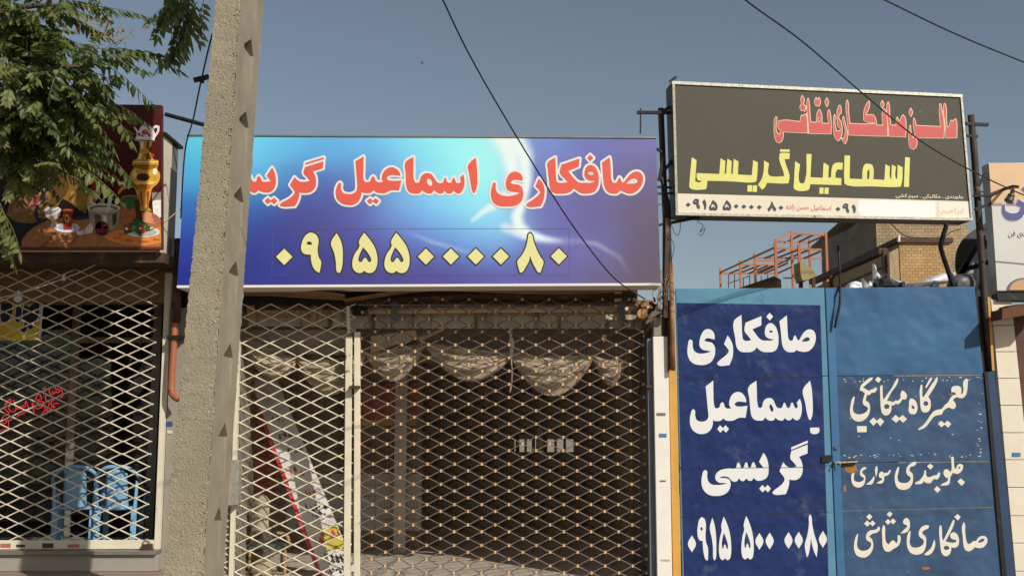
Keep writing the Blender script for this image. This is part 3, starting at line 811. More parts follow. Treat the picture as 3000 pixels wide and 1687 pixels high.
prints = [
 (0, (30, 17, 14), [(0, 700), (300, 560), (850, 560), (1000, 760), (1110, 900), (1110, 1100), (440, 1100), (210, 1270), (0, 1330)]),
 (1, (158, 104, 62), [(205, 1268), (440, 1088), (820, 1075), (1485, 1090), (1487, 1332), (202, 1332)]),
 (2, (104, 46, 26), [(0, 1332), (1489, 1332), (1490, 1354), (0, 1352)]),
 (1, (124, 92, 40), [(60, 1040), (100, 900), (180, 700), (230, 560), (330, 540), (480, 600), (640, 560), (670, 720), (800, 760), (830, 830), (790, 1030), (640, 920), (580, 890), (530, 960), (420, 1080), (160, 1105)]),
 (2, (160, 126, 58), [(190, 620), (250, 560), (330, 620), (380, 720), (360, 800), (260, 830), (200, 720)]),
 (2, (158, 122, 60), [(650, 830), (760, 790), (800, 850), (790, 960), (740, 1000), (670, 930)]),
 (2, (88, 62, 26), [(480, 640), (600, 660), (640, 760), (600, 860), (520, 940), (440, 1000), (470, 860)]),
 (3, (178, 104, 76), [(640, 600), (700, 620), (745, 690), (795, 770), (700, 812), (660, 720)]),
 (3, (170, 106, 84), [(110, 960), (250, 885), (330, 795), (400, 790), (445, 835), (400, 905), (300, 985), (120, 1030)]),
 (4, (120, 66, 52), [(300, 900), (380, 850), (400, 880), (310, 960)]),
 (3, (212, 212, 222), [(300, 500), (400, 450), (470, 500), (460, 570), (420, 615), (340, 570)]),
 (3, (188, 96, 70), [(540, 500), (600, 455), (650, 520), (660, 590), (600, 600)]),
 (4, (26, 34, 70), [(330, 950), (360, 940), (350, 1060), (420, 1080), (410, 1110), (340, 1100), (318, 1040)]),
 (4, (40, 52, 74), [(415, 800), (465, 720), (480, 735), (440, 800), (390, 930), (370, 940), (385, 870)]),
 (2, (196, 156, 98), [(800, 965), (810, 870), (845, 820), (930, 800), (962, 870), (962, 970)]),
 (3, (230, 206, 160), ell(862, 900, 38, 42)), (4, (176, 104, 50), ell(870, 905, 18, 22)),
 (3, (158, 40, 26), [(850, 690), (912, 690), (922, 795), (843, 805)]),
 (4, (32, 42, 92), [(920, 790), (945, 790), (962, 840), (935, 905), (885, 945), (880, 915), (920, 870), (932, 830)]),
 (4, (30, 38, 82), [(670, 1070), (800, 1050), (820, 1065), (740, 1085), (650, 1080)]),
 (4, (148, 136, 126), [(812, 985), (1105, 975), (1092, 1110), (1045, 1170), (880, 1172), (838, 1120)]),
 (5, (96, 74, 58), [(870, 1030), (930, 1040), (935, 1165), (880, 1165)]), (5, (204, 196, 186), [(950, 1040), (985, 1040), (985, 1165), (955, 1165)]), (5, (70, 60, 54), [(1035, 1030), (1080, 1020), (1070, 1110), (1040, 1150)]),
 (5, (206, 200, 190), ell(958, 975, 152, 40, 22)), (6, (128, 96, 74), ell(958, 978, 134, 29, 22)), (7, (196, 186, 170), ell(950, 985, 100, 18, 18)),
 (8, (208, 206, 204), [(978, 1008), (1008, 880), (1020, 862), (1038, 868), (1036, 890), (1004, 1010)]),
 (3, (164, 94, 62), [(1112, 900), (1122, 870), (1282, 870), (1286, 930), (1292, 1060), (1262, 1120), (1150, 1132), (1108, 1080)]),
 (5, (66, 98, 48), [(1115, 900), (1122, 868), (1282, 868), (1286, 930), (1284, 985), (1240, 960), (1200, 1000), (1150, 970), (1116, 990)]),
 (6, (130, 158, 92), [(1135, 930), (1160, 928), (1160, 965), (1138, 968)]), (6, (70, 46, 34), [(1240, 900), (1284, 905), (1290, 1060), (1262, 1110), (1250, 1000)]),
 (6, (150, 116, 88), ell(1202, 880, 82, 24, 18)), (7, (58, 92, 42), ell(1202, 884, 68, 17, 18)),
 # samovar
 (3, (202, 150, 58), [(1275, 352), (1400, 352), (1394, 400), (1370, 440), (1392, 470), (1420, 528), (1462, 535), (1462, 572), (1450, 612), (1477, 660), (1462, 740), (1402, 800), (1390, 870), (1370, 960), (1402, 1002), (1268, 1002), (1292, 960), (1270, 870), (1240, 790), (1196, 725), (1206, 650), (1240, 600), (1220, 572), (1224, 545), (1262, 520), (1288, 450), (1290, 400)]),
 (4, (246, 232, 176), [(1300, 360), (1325, 360), (1322, 430), (1302, 430)]), (4, (112, 72, 22), [(1350, 360), (1380, 360), (1372, 430), (1350, 430)]),
 (4, (250, 240, 200), ell(1430, 640, 20, 30)), (4, (70, 52, 22), ell(1320, 690, 62, 34)), (4, (236, 206, 120), [(1222, 640), (1250, 620), (1262, 680), (1235, 720)]), (4, (150, 98, 30), [(1228, 575), (1456, 575), (1440, 600), (1245, 600)]),
 (4, (240, 214, 140), [(1228, 545), (1456, 545), (1454, 556), (1228, 556)]), (4, (206, 92, 46), [(1250, 760), (1390, 760), (1380, 800), (1270, 800)]), (4, (236, 190, 96), [(1215, 730), (1450, 730), (1420, 752), (1240, 752)]),
 (4, (176, 66, 32), [(1290, 820), (1310, 820), (1318, 960), (1302, 960)]), (4, (226, 156, 70), [(1325, 820), (1345, 820), (1345, 980), (1325, 980)]), (4, (168, 60, 30), [(1358, 820), (1380, 820), (1366, 950), (1356, 950)]),
 (4, (240, 220, 150), [(1285, 470), (1310, 470), (1300, 525), (1275, 525)]), (4, (120, 78, 26), [(1340, 470), (1380, 470), (1400, 525), (1350, 525)]), (5, (190, 40, 40), ell(1410, 490, 15, 15)),
 (3, (206, 140, 66), [(1085, 840), (1110, 792), (1200, 768), (1245, 785), (1140, 806), (1098, 852)]),
 # teapot
 (4, (226, 218, 216), [(1242, 350), (1262, 292), (1242, 246), (1230, 228), (1248, 230), (1278, 272), (1300, 225), (1345, 204), (1400, 230), (1432, 300), (1424, 360)]),
 (3, (220, 206, 206), [(1402, 240), (1438, 212), (1472, 220), (1468, 270), (1424, 336), (1414, 318), (1450, 262), (1452, 238), (1438, 234), (1412, 258)]),
 (5, (232, 226, 226), ell(1343, 196, 15, 14)), (5, (206, 70, 92), ell(1338, 276, 30, 24)), (6, (232, 120, 140), ell(1348, 270, 12, 10)), (5, (196, 66, 80), ell(1284, 296, 14, 16)), (5, (190, 70, 86), ell(1378, 306, 12, 12)), (5, (70, 90, 60), ell(1312, 308, 14, 8)), (5, (70, 90, 60), ell(1368, 290, 10, 8)),
 (4, (196, 176, 176), [(1246, 344), (1424, 350), (1422, 362), (1244, 356)]),
 (2, (110, 74, 74), [(1205, 100), (1235, 110), (1222, 150), (1236, 205), (1222, 205), (1200, 150)]),
 # milk, cup, plate, bread, vegetables
 (4, (136, 128, 118), [(1400, 832), (1486, 828), (1486, 900), (1404, 905)]), (4, (226, 220, 206), [(1404, 906), (1486, 900), (1486, 1062), (1418, 1062)]),
 (4, (204, 136, 104), [(1308, 1020), (1345, 1006), (1400, 1018), (1484, 1082), (1484, 1112), (1400, 1122), (1320, 1100)]), (5, (168, 100, 74), [(1400, 1020), (1484, 1084), (1484, 1110), (1420, 1110)]),
 (3, (206, 124, 62), [(950, 1240), (1050, 1190), (1190, 1165), (1486, 1150), (1488, 1300), (1300, 1322), (1100, 1302), (990, 1266)]),
 (4, (168, 90, 42), ell(1080, 1250, 40, 10)), (4, (168, 90, 42), ell(1190, 1275, 44, 10)), (4, (168, 90, 42), ell(1330, 1285, 44, 9)), (4, (168, 90, 42), ell(1440, 1265, 36, 9)), (4, (172, 94, 44), ell(1120, 1215, 30, 8)),
 (5, (212, 206, 196), ell(1320, 1195, 156, 50, 24)), (6, (176, 168, 160), ell(1330, 1200, 118, 34, 22)),
 (7, (44, 84, 42), [(1140, 1130), (1230, 1110), (1232, 1066), (1320, 1100), (1390, 1150), (1380, 1175), (1440, 1150), (1400, 1180), (1310, 1210), (1300, 1240), (1240, 1190), (1150, 1220)]),
 (8, (80, 124, 62), [(1190, 1150), (1240, 1130), (1270, 1160), (1220, 1190)]), (8, (90, 130, 70), [(1290, 1110), (1350, 1140), (1345, 1155), (1280, 1125)]),
 (8, (196, 40, 48), ell(1178, 1156, 28, 24)), (9, (234, 226, 220), ell(1168, 1166, 14, 11)), (8, (200, 44, 50), ell(1308, 1156, 26, 22)), (9, (234, 226, 220), ell(1298, 1164, 12, 9)), (8, (192, 40, 46), ell(1326, 1190, 20, 18)),
 (5, (112, 22, 28), ell(940, 1165, 64, 68, 20)), (6, (176, 74, 70), ell(968, 1132, 14, 12)), (6, (60, 12, 16), [(885, 1190), (930, 1225), (980, 1215), (990, 1180), (940, 1200)]),
 (5, (216, 192, 188), [(690, 1172), (735, 1186), (800, 1150), (834, 1106), (860, 1150), (850, 1204), (780, 1216), (720, 1226)]), (6, (176, 130, 140), [(770, 1170), (790, 1160), (785, 1214), (772, 1214)]),
 (3, (200, 204, 216), ell(620, 1156, 116, 44, 22)), (4, (150, 156, 176), ell(618, 1150, 84, 28, 20)), (5, (148, 44, 24), [(578, 1000), (676, 1000), (662, 1172), (586, 1172)]), (6, (196, 90, 50), ell(626, 998, 50, 14)), (6, (200, 150, 80), ell(618, 1075, 22, 40)), (7, (60, 40, 30), ell(616, 1070, 10, 16)),
 (3, (206, 194, 178), [(408, 990), (566, 985), (544, 1060), (502, 1090), (502, 1140), (520, 1150), (450, 1150), (470, 1140), (472, 1090), (430, 1060)]), (4, (238, 236, 230), [(412, 990), (430, 970), (470, 965), (500, 975), (540, 968), (562, 988), (540, 1012), (440, 1015)]),
 (3, (122, 78, 46), [(378, 1330), (520, 1180), (528, 1182), (392, 1331)]), (3, (122, 78, 46), [(630, 1331), (720, 1230), (727, 1231), (642, 1331)]), (3, (122, 78, 46), [(885, 1331), (930, 1262), (938, 1263), (896, 1331)]),
]
mb = MB(); pm = []; keys = {}
for lv, colr, loop in prints:
    if colr not in keys:
        keys[colr] = len(pm)
        pm.append(mat('print_%d_%d_%d' % colr, S(*colr, k=0.86), 0.35, var=0.28, vscale=24))
    mb.mi = keys[colr]
    fill([[loop]], CR, flat(YS - 0.003 - lv * 0.0016), mb)
mb.build('printed_picture', pm, ts)
MB().tube([P(484, 335, 10.2), P(590, 364, 10.2), P(740, 405, 10.2)], 0.022, 6).build('bracket_arm', M_black, ts)

# ------------------------------------------------------------------ blue banner
bn = thing('shop_banner', 'long blue banner with red lettering and yellow phone number above the repair shop', 'sign', P(1230, 838, 10.1))
YB = 10.1
BQ = [(547, 397), (1922, 404), (1935, 831), (519, 838)]
MB().prism(px(BQ, YB + 0.004), (0, 0.30, 0)).build('box', M_alu, bn)
samples = [(80, 40, 130, 216, 226), (90, 220, 108, 196, 226), (90, 420, 84, 134, 198), (60, 600, 70, 92, 172), (50, 790, 58, 72, 156),
           (300, 60, 138, 220, 234), (300, 250, 118, 190, 224), (300, 450, 86, 112, 178), (300, 750, 70, 78, 156),
           (450, 80, 146, 226, 240), (430, 170, 140, 214, 238), (420, 320, 110, 176, 216), (400, 420, 84, 112, 178), (450, 560, 84, 92, 162), (420, 760, 78, 84, 160),
           (600, 60, 142, 222, 240), (600, 130, 124, 176, 216), (600, 250, 108, 140, 190), (600, 450, 104, 104, 164), (600, 620, 92, 96, 162), (600, 780, 86, 86, 156),
           (800, 60, 134, 212, 238), (800, 110, 126, 166, 208), (800, 300, 116, 126, 182), (800, 480, 112, 108, 166), (800, 700, 96, 92, 156),
           (1000, 60, 142, 214, 238), (1000, 130, 132, 176, 214), (1000, 260, 126, 148, 198), (1000, 450, 122, 124, 182), (1000, 620, 110, 106, 166), (1000, 780, 100, 92, 150),
           (1200, 60, 158, 228, 242), (1200, 200, 144, 196, 226), (1200, 400, 150, 196, 228), (1200, 500, 136, 152, 206), (1200, 640, 118, 122, 180), (1200, 780, 106, 96, 154),
           (1400, 60, 172, 240, 240), (1400, 200, 168, 230, 240), (1400, 380, 164, 224, 242), (1400, 480, 146, 190, 230), (1400, 560, 132, 150, 206), (1400, 700, 118, 116, 176), (1400, 790, 110, 100, 156),
           (1550, 60, 184, 242, 236), (1550, 250, 178, 242, 236), (1550, 420, 172, 236, 240), (1550, 510, 154, 214, 240), (1550, 590, 132, 152, 208), (1600, 760, 120, 110, 166),
           (1660, 150, 196, 242, 236), (1680, 440, 186, 240, 238), (1700, 520, 170, 226, 242), (1700, 600, 136, 150, 208), (1800, 700, 126, 120, 178),
           (1900, 60, 150, 172, 214), (1930, 150, 142, 146, 196), (1960, 300, 140, 138, 188), (1880, 420, 138, 134, 186), (1960, 500, 138, 134, 186), (2000, 640, 136, 134, 190), (2000, 770, 130, 120, 168),
           (2200, 60, 142, 142, 190), (2200, 300, 138, 128, 174), (2200, 460, 136, 126, 166), (2200, 620, 138, 132, 180), (2200, 770, 134, 120, 150),
           (2450, 60, 144, 142, 184), (2450, 220, 140, 128, 160), (2450, 420, 132, 118, 136), (2450, 600, 128, 114, 130), (2460, 770, 130, 112, 124)]
SP = np.array([(s[0], s[1]) for s in samples], float)
SC = np.array([[lin(q) for q in s[2:]] for s in samples])
def ribbon(X, Y, pts):
    """light streak: pts (x, y, halfwidth, strength)"""
    best = np.zeros(X.shape)
    for (ax, ay, aw_, as_), (bx, by, bw_, bs_) in zip(pts, pts[1:]):
        ex, ey = bx - ax, by - ay
        t = np.clip(((X - ax) * ex + (Y - ay) * ey) / (ex * ex + ey * ey), 0, 1)
        d = np.hypot(X - ax - t * ex, Y - ay - t * ey)
        w_ = aw_ + (bw_ - aw_) * t; s_ = as_ + (bs_ - as_) * t
        best = np.maximum(best, s_ * np.clip(1.35 - d / w_, 0, 1) ** 1.3)
    return np.clip(best, 0, 1)
nu, nv = 240, 80
gxx = np.linspace(0, 1, nu + 1)[:, None] * np.ones((1, nv + 1)); gyy = np.ones((nu + 1, 1)) * np.linspace(0, 1, nv + 1)[None, :]
cu = (547 * (1 - gxx) + 1922 * gxx) * (1 - gyy) + (519 * (1 - gxx) + 1935 * gxx) * gyy
cv = (397 * (1 - gxx) + 404 * gxx) * (1 - gyy) + (838 * (1 - gxx) + 831 * gxx) * gyy
CX, CY = (cu - 500) / 0.5668, (cv - 380) / 0.5668
d2 = (CX[..., None] - SP[:, 0]) ** 2 + ((CY[..., None] - SP[:, 1]) * 1.25) ** 2
wgt = np.exp(-d2 / (2 * 105.0 ** 2)) + 1e-4 / (d2 + 4000)
colg = (wgt[..., None] * SC).sum(2) / wgt.sum(2)[..., None]
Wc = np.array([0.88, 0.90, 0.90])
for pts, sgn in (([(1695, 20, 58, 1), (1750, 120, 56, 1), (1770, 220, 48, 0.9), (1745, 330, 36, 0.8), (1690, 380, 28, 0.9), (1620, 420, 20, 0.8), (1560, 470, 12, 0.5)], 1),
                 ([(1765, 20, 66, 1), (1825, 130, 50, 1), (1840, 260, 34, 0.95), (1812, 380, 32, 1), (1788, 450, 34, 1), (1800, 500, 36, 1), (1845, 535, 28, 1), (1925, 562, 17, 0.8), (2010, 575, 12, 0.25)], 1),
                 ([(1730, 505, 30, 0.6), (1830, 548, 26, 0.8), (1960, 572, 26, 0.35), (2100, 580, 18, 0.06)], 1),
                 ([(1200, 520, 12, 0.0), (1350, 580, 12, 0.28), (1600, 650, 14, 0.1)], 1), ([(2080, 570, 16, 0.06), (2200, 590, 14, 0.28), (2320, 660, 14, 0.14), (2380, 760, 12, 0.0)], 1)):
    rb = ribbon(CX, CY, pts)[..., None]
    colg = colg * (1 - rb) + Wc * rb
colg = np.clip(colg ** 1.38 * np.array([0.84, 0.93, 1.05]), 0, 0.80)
bm_ = MB().grid(lambda a, b: P((547 * (1 - a) + 1922 * a) * (1 - b) + (519 * (1 - a) + 1935 * a) * b, (397 * (1 - a) + 404 * a) * (1 - b) + (838 * (1 - a) + 831 * a) * b, YB)
                , nu, nv)
bm_.f = [f[::-1] for f in bm_.f]
face = bm_.build('printed_face', mat('banner_print', (1, 1, 1), 0.5, var=0.03, vscale=3, attr='print', bump=0.0012, bscale=6), bn)
ca = face.data.color_attributes.new('print', 'FLOAT_COLOR', 'POINT')
flatc = np.ones(((nu + 1) * (nv + 1), 4)); flatc[:, :3] = colg.reshape(-1, 3)
ca.data.foreach_set('color', flatc.ravel())
MB().prism(px([(518, 836), (1936, 829), (1936, 836), (518, 843)], YB - 0.02), (0, 0.34, 0)).build('bottom_trim', M_white, bn)
MB().prism(px([(546, 394), (1923, 401), (1923, 405), (546, 398)], YB - 0.01), (0, 0.32, 0)).build('top_trim', M_alu, bn)

CA = (1420, 430, 500 / 2576)
safkari = [[[(1772, 238), (1885, 160), (1898, 230), (1905, 400), (1915, 500), (1940, 545), (1985, 540), (2010, 505), (2030, 462), (2045, 470), (2062, 510), (2085, 545), (2110, 525), (2150, 470), (2210, 405), (2280, 375), (2340, 385), (2380, 430), (2392, 490), (2375, 570), (2330, 640), (2270, 690), (2200, 710), (2130, 695), (2080, 672), (2045, 662), (2020, 690), (1985, 708), (1930, 708), (1870, 690), (1830, 650), (1805, 590), (1790, 480), (1780, 350)],
            [(2140, 560), (2190, 510), (2250, 480), (2295, 495), (2310, 520), (2290, 545), (2240, 555)]],
           [[(948, 245), (1065, 160), (1072, 300), (1078, 470), (1095, 530), (1130, 545), (1255, 535), (1215, 490), (1138, 398), (1158, 272), (1432, 178), (1422, 300), (1262, 370), (1310, 430), (1370, 500), (1430, 540), (1520, 545), (1620, 540), (1675, 512), (1600, 515), (1540, 490), (1508, 440), (1510, 370), (1540, 300), (1600, 275), (1660, 300), (1705, 370), (1722, 470), (1715, 580), (1685, 650), (1630, 692), (1540, 708), (1450, 700), (1395, 665), (1345, 628), (1310, 670), (1250, 700), (1150, 708), (1060, 705), (1010, 670), (985, 610), (970, 500), (955, 350)],
            [(1555, 405), (1590, 378), (1630, 385), (1652, 412), (1600, 425)]],
           [[(1545, 168), (1592, 122), (1642, 170), (1594, 222)]],
           [[(818, 478), (870, 540), (900, 610), (905, 700), (890, 800), (845, 900), (640, 900), (625, 880), (650, 850), (740, 790), (810, 730), (842, 690), (820, 650), (765, 598)]],
           [[(145, 535), (165, 550), (165, 620), (190, 690), (250, 730), (350, 745), (450, 730), (530, 700), (500, 690), (420, 680), (350, 655), (325, 610), (318, 560), (335, 480), (370, 415), (430, 380), (490, 380), (540, 410), (572, 460), (572, 515), (500, 500), (420, 510), (388, 545), (420, 560), (510, 575), (560, 610), (580, 680), (575, 770), (540, 840), (460, 890), (340, 902), (220, 895), (140, 850), (100, 770), (95, 680), (115, 590), (135, 540)]]]
CB = (960, 430, 500 / 2576)
esmail = [[[(2232, 162), (2248, 260), (2258, 400), (2258, 560), (2235, 660), (2208, 708), (2185, 670), (2160, 560), (2135, 400), (2118, 285)]],
          [[(1172, 238), (1295, 152), (1296, 330), (1298, 480), (1320, 540), (1370, 540), (1395, 500), (1410, 450), (1450, 410), (1510, 398), (1565, 415), (1600, 460), (1640, 520), (1670, 545), (1730, 545), (1750, 520), (1765, 470), (1785, 470), (1800, 520), (1820, 545), (1860, 540), (1880, 500), (1900, 462), (1920, 490), (1940, 545), (1985, 548), (2015, 525), (2002, 465), (2048, 415), (2065, 500), (2060, 590), (2035, 660), (1990, 705), (1950, 700), (1900, 662), (1870, 700), (1820, 706), (1790, 690), (1765, 662), (1735, 700), (1690, 706), (1650, 690), (1608, 655), (1570, 700), (1520, 706), (1470, 690), (1425, 655), (1390, 700), (1330, 706), (1260, 700), (1205, 650), (1185, 570), (1178, 400)],
           [(1500, 500), (1520, 478), (1560, 500), (1580, 560), (1565, 595), (1530, 580), (1505, 540)]],
          [[(420, 220), (542, 148), (542, 330), (545, 500), (570, 535), (620, 530), (645, 510), (660, 465), (688, 445), (712, 470), (725, 510), (760, 535), (840, 528), (818, 490), (822, 430), (860, 360), (920, 318), (990, 312), (1050, 345), (1090, 400), (1100, 440), (1030, 430), (930, 435), (890, 468), (910, 500), (990, 515), (1115, 510), (1075, 660), (955, 660), (880, 695), (800, 700), (740, 690), (695, 655), (650, 695), (590, 702), (540, 695), (515, 680), (500, 760), (460, 830), (390, 875), (310, 880), (220, 860), (150, 800), (122, 720), (130, 630), (165, 555), (188, 540), (205, 560), (200, 630), (230, 690), (300, 715), (370, 710), (430, 670), (445, 600), (440, 480), (430, 350)]],
          [[(590, 820), (640, 775), (682, 812), (724, 775), (775, 820), (735, 868), (686, 828), (640, 868)]]]
CG = (690, 430, 500 / 2576)
gris = [[[(1056, 245), (1335, 160), (1332, 188), (1052, 272)]],
        [[(1048, 308), (1328, 222), (1318, 328), (1168, 372), (1200, 430), (1215, 500), (1210, 590), (1180, 650), (1130, 685), (1060, 698), (962, 692), (958, 760), (930, 840), (895, 898), (690, 898), (665, 880), (690, 850), (800, 790), (870, 730), (900, 685), (870, 640), (822, 578), (890, 458), (930, 500), (980, 525), (1040, 530), (1125, 515), (1080, 460), (1028, 400)]],
        [[(552, 315), (590, 390), (608, 470), (605, 580), (570, 650), (500, 690), (440, 690), (390, 680), (345, 655), (310, 690), (260, 695), (215, 650), (180, 690), (100, 690), (0, 700), (-60, 690), (-60, 540), (60, 530), (160, 525), (185, 505), (205, 450), (225, 440), (250, 500), (275, 530), (310, 520), (330, 460), (355, 440), (385, 480), (400, 525), (450, 530), (535, 522), (470, 435)]],
        [[(-62, 540), (-62, 690), (-90, 685), (-120, 650), (-170, 635), (-230, 640), (-180, 655), (-110, 690), (-90, 750), (-110, 830), (-180, 890), (-270, 905), (-360, 880), (-410, 810), (-420, 720), (-400, 620), (-370, 590), (-350, 610), (-350, 690), (-320, 740), (-250, 750), (-170, 735), (-240, 725), (-290, 690), (-300, 630), (-260, 570), (-160, 540)]],
        [[(438, 815), (488, 770), (532, 812), (580, 770), (632, 815), (585, 868), (534, 828), (488, 868)]]]
M_red = mat('banner_red', S(240, 102, 84), 0.45, var=0.05)
M_lw = mat('letter_white', S(244, 242, 238), 0.5, var=0.04)
for shp, cr in ((safkari, CA), (esmail, CB), (gris, CG)):
    sdf_fill(shp, cr, flat(YB - 0.003), MB(), 31, 9).build('letter_outline', M_lw, bn)
    letters(shp, cr, flat(YB - 0.005), M_red, bn)
CN = (790, 660, 500 / 2576)
nine = [[[(630, 112), (690, 135), (730, 190), (738, 260), (725, 340), (728, 430), (745, 490), (776, 545), (768, 640), (752, 718), (700, 690), (655, 630), (630, 550), (620, 440), (560, 440), (500, 415), (475, 360), (480, 290), (500, 220), (545, 150), (590, 118)], [(558, 272), (575, 248), (605, 245), (635, 265), (640, 292), (600, 295), (565, 285)]]]
one = [[[(1010, 118), (1050, 180), (1090, 290), (1105, 400), (1103, 520), (1090, 640), (1060, 710), (1040, 720), (1015, 700), (1000, 560), (975, 420), (925, 265)]]]
five = [[[(1425, 112), (1500, 200), (1575, 310), (1615, 420), (1628, 520), (1615, 620), (1570, 700), (1510, 720), (1460, 710), (1430, 685), (1390, 715), (1340, 718), (1285, 690), (1252, 630), (1250, 540), (1280, 440), (1360, 295), (1345, 262)], [(1408, 330), (1470, 400), (1520, 480), (1535, 530), (1515, 558), (1485, 545), (1460, 500), (1435, 490), (1410, 515), (1390, 550), (1360, 555), (1340, 530), (1345, 480), (1375, 400)]]]
eight = [[[(1612, 118), (1640, 140), (1665, 240), (1710, 360), (1765, 470), (1815, 550), (1790, 650), (1768, 715), (1740, 712), (1690, 640), (1640, 540), (1615, 455), (1595, 540), (1540, 640), (1490, 710), (1460, 715), (1440, 650), (1420, 545), (1490, 450), (1550, 330), (1580, 200), (1590, 135)]]]
DX = (1240 - 790) * 2576 / 500
number = [[dia(220, 476, 124)]] + nine + one + five + move(five, 485, 0) + [[dia(2358, 473, 122)]] + [[dia(x + DX, 471, 122)] for x in (418, 794, 1172)] + move(eight, DX, 0) + [[dia(2047 + DX, 468, 122)]]
M_yel = mat('banner_yellow', S(242, 236, 166), 0.45, var=0.04)
M_num = mat('number_outline', S(64, 56, 46), 0.5, var=0.05)
sdf_fill(number, CN, flat(YB - 0.003), MB(), 20, 8).build('number_outline', M_num, bn)
letters(number, CN, flat(YB - 0.005), M_yel, bn, 'digit')
ln = MB()
for a, c in (((796, 807), (1668, 806)), ((798, 671), (1668, 670)), ((798, 671), (796, 807)), ((1668, 670), (1668, 806))):
    ln.bar(P(*a, YB - 0.002), P(*c, YB - 0.002), 0.002, 0.002)
ln.build('sticker_edge', mat('sticker_edge', S(128, 112, 150), 0.5), bn)

# ------------------------------------------------------------------ grey signboard
gs = thing('grey_signboard', 'tilted grey lightbox sign with red and yellow lettering on steel posts', 'sign', P(2410, 645, 10.5))
gp = plane3(P(1968, 239, 10.30), P(2819, 278, 10.56), P(1981, 630, 10.30))
GQ = [(1968, 239), (2819, 278), (2849, 646), (1981, 630)]
q3 = [onplane(u, v, gp) for u, v in GQ]
MB().prism(q3, -gp[1] * 0.26).build('case', mat('sign_case', S(88, 82, 72), 0.55, metal=0.3, var=0.2, vscale=6, patch=(0.10, 0.06, 0.04), pscale=6, pthr=0.66), gs, bevel=0.006)
fr_ = shift(gp, 0.006)
def edge(a, c, wpx, name='frame'):
    a = Vector(a); c = Vector(c)
    MB().bar(onplane(a.x, a.y, fr_), onplane(c.x, c.y, fr_), wpx * 10.5 / F, 0.02, up=(0, 1, 0)).build(name, M_galv, gs)
edge((1968, 243), (2819, 282), 9); edge((1979, 627), (2849, 643), 8); edge((1973, 246), (1983, 624), 7); edge((2816, 285), (2846, 640), 6)
MB().poly([onplane(u, v, shift(gp, 0.002)) for u, v in ((1976, 248), (2814, 286), (2842, 590), (1981, 567))][::-1]).build('grey_face', mat('sign_grey', S(93, 89, 79), 0.5, spec=0.1, var=0.06, vscale=2), gs)
M_cw = mat('sign_cream_white', S(240, 228, 204), 0.5, var=0.05, patch=(0.62, 0.46, 0.28), pscale=3.5, pthr=0.62, pwide=0.12)
MB().poly([onplane(u, v, shift(gp, 0.002)) for u, v in ((1981, 567), (2842, 590), (2846, 640), (1983, 624))][::-1]).build('white_strip', M_cw, gs)
MB().poly([onplane(u, v, shift(gp, 0.0035)) for u, v in ((2515, 588), (2528, 586), (2739, 591), (2742, 638), (2520, 634), (2512, 615))][::-1]).build('blank_patch', mat('patch_white', S(250, 248, 244), 0.5, var=0.02), gs)
MB().poly([onplane(u, v, shift(gp, 0.0035)) for u, v in ((2749, 591), (2838, 593), (2842, 638), (2752, 638))][::-1]).build('blank_patch', mat('patch_cream', S(248, 240, 220), 0.5, var=0.02), gs)
CC = (2250, 270, 580 / 2576)
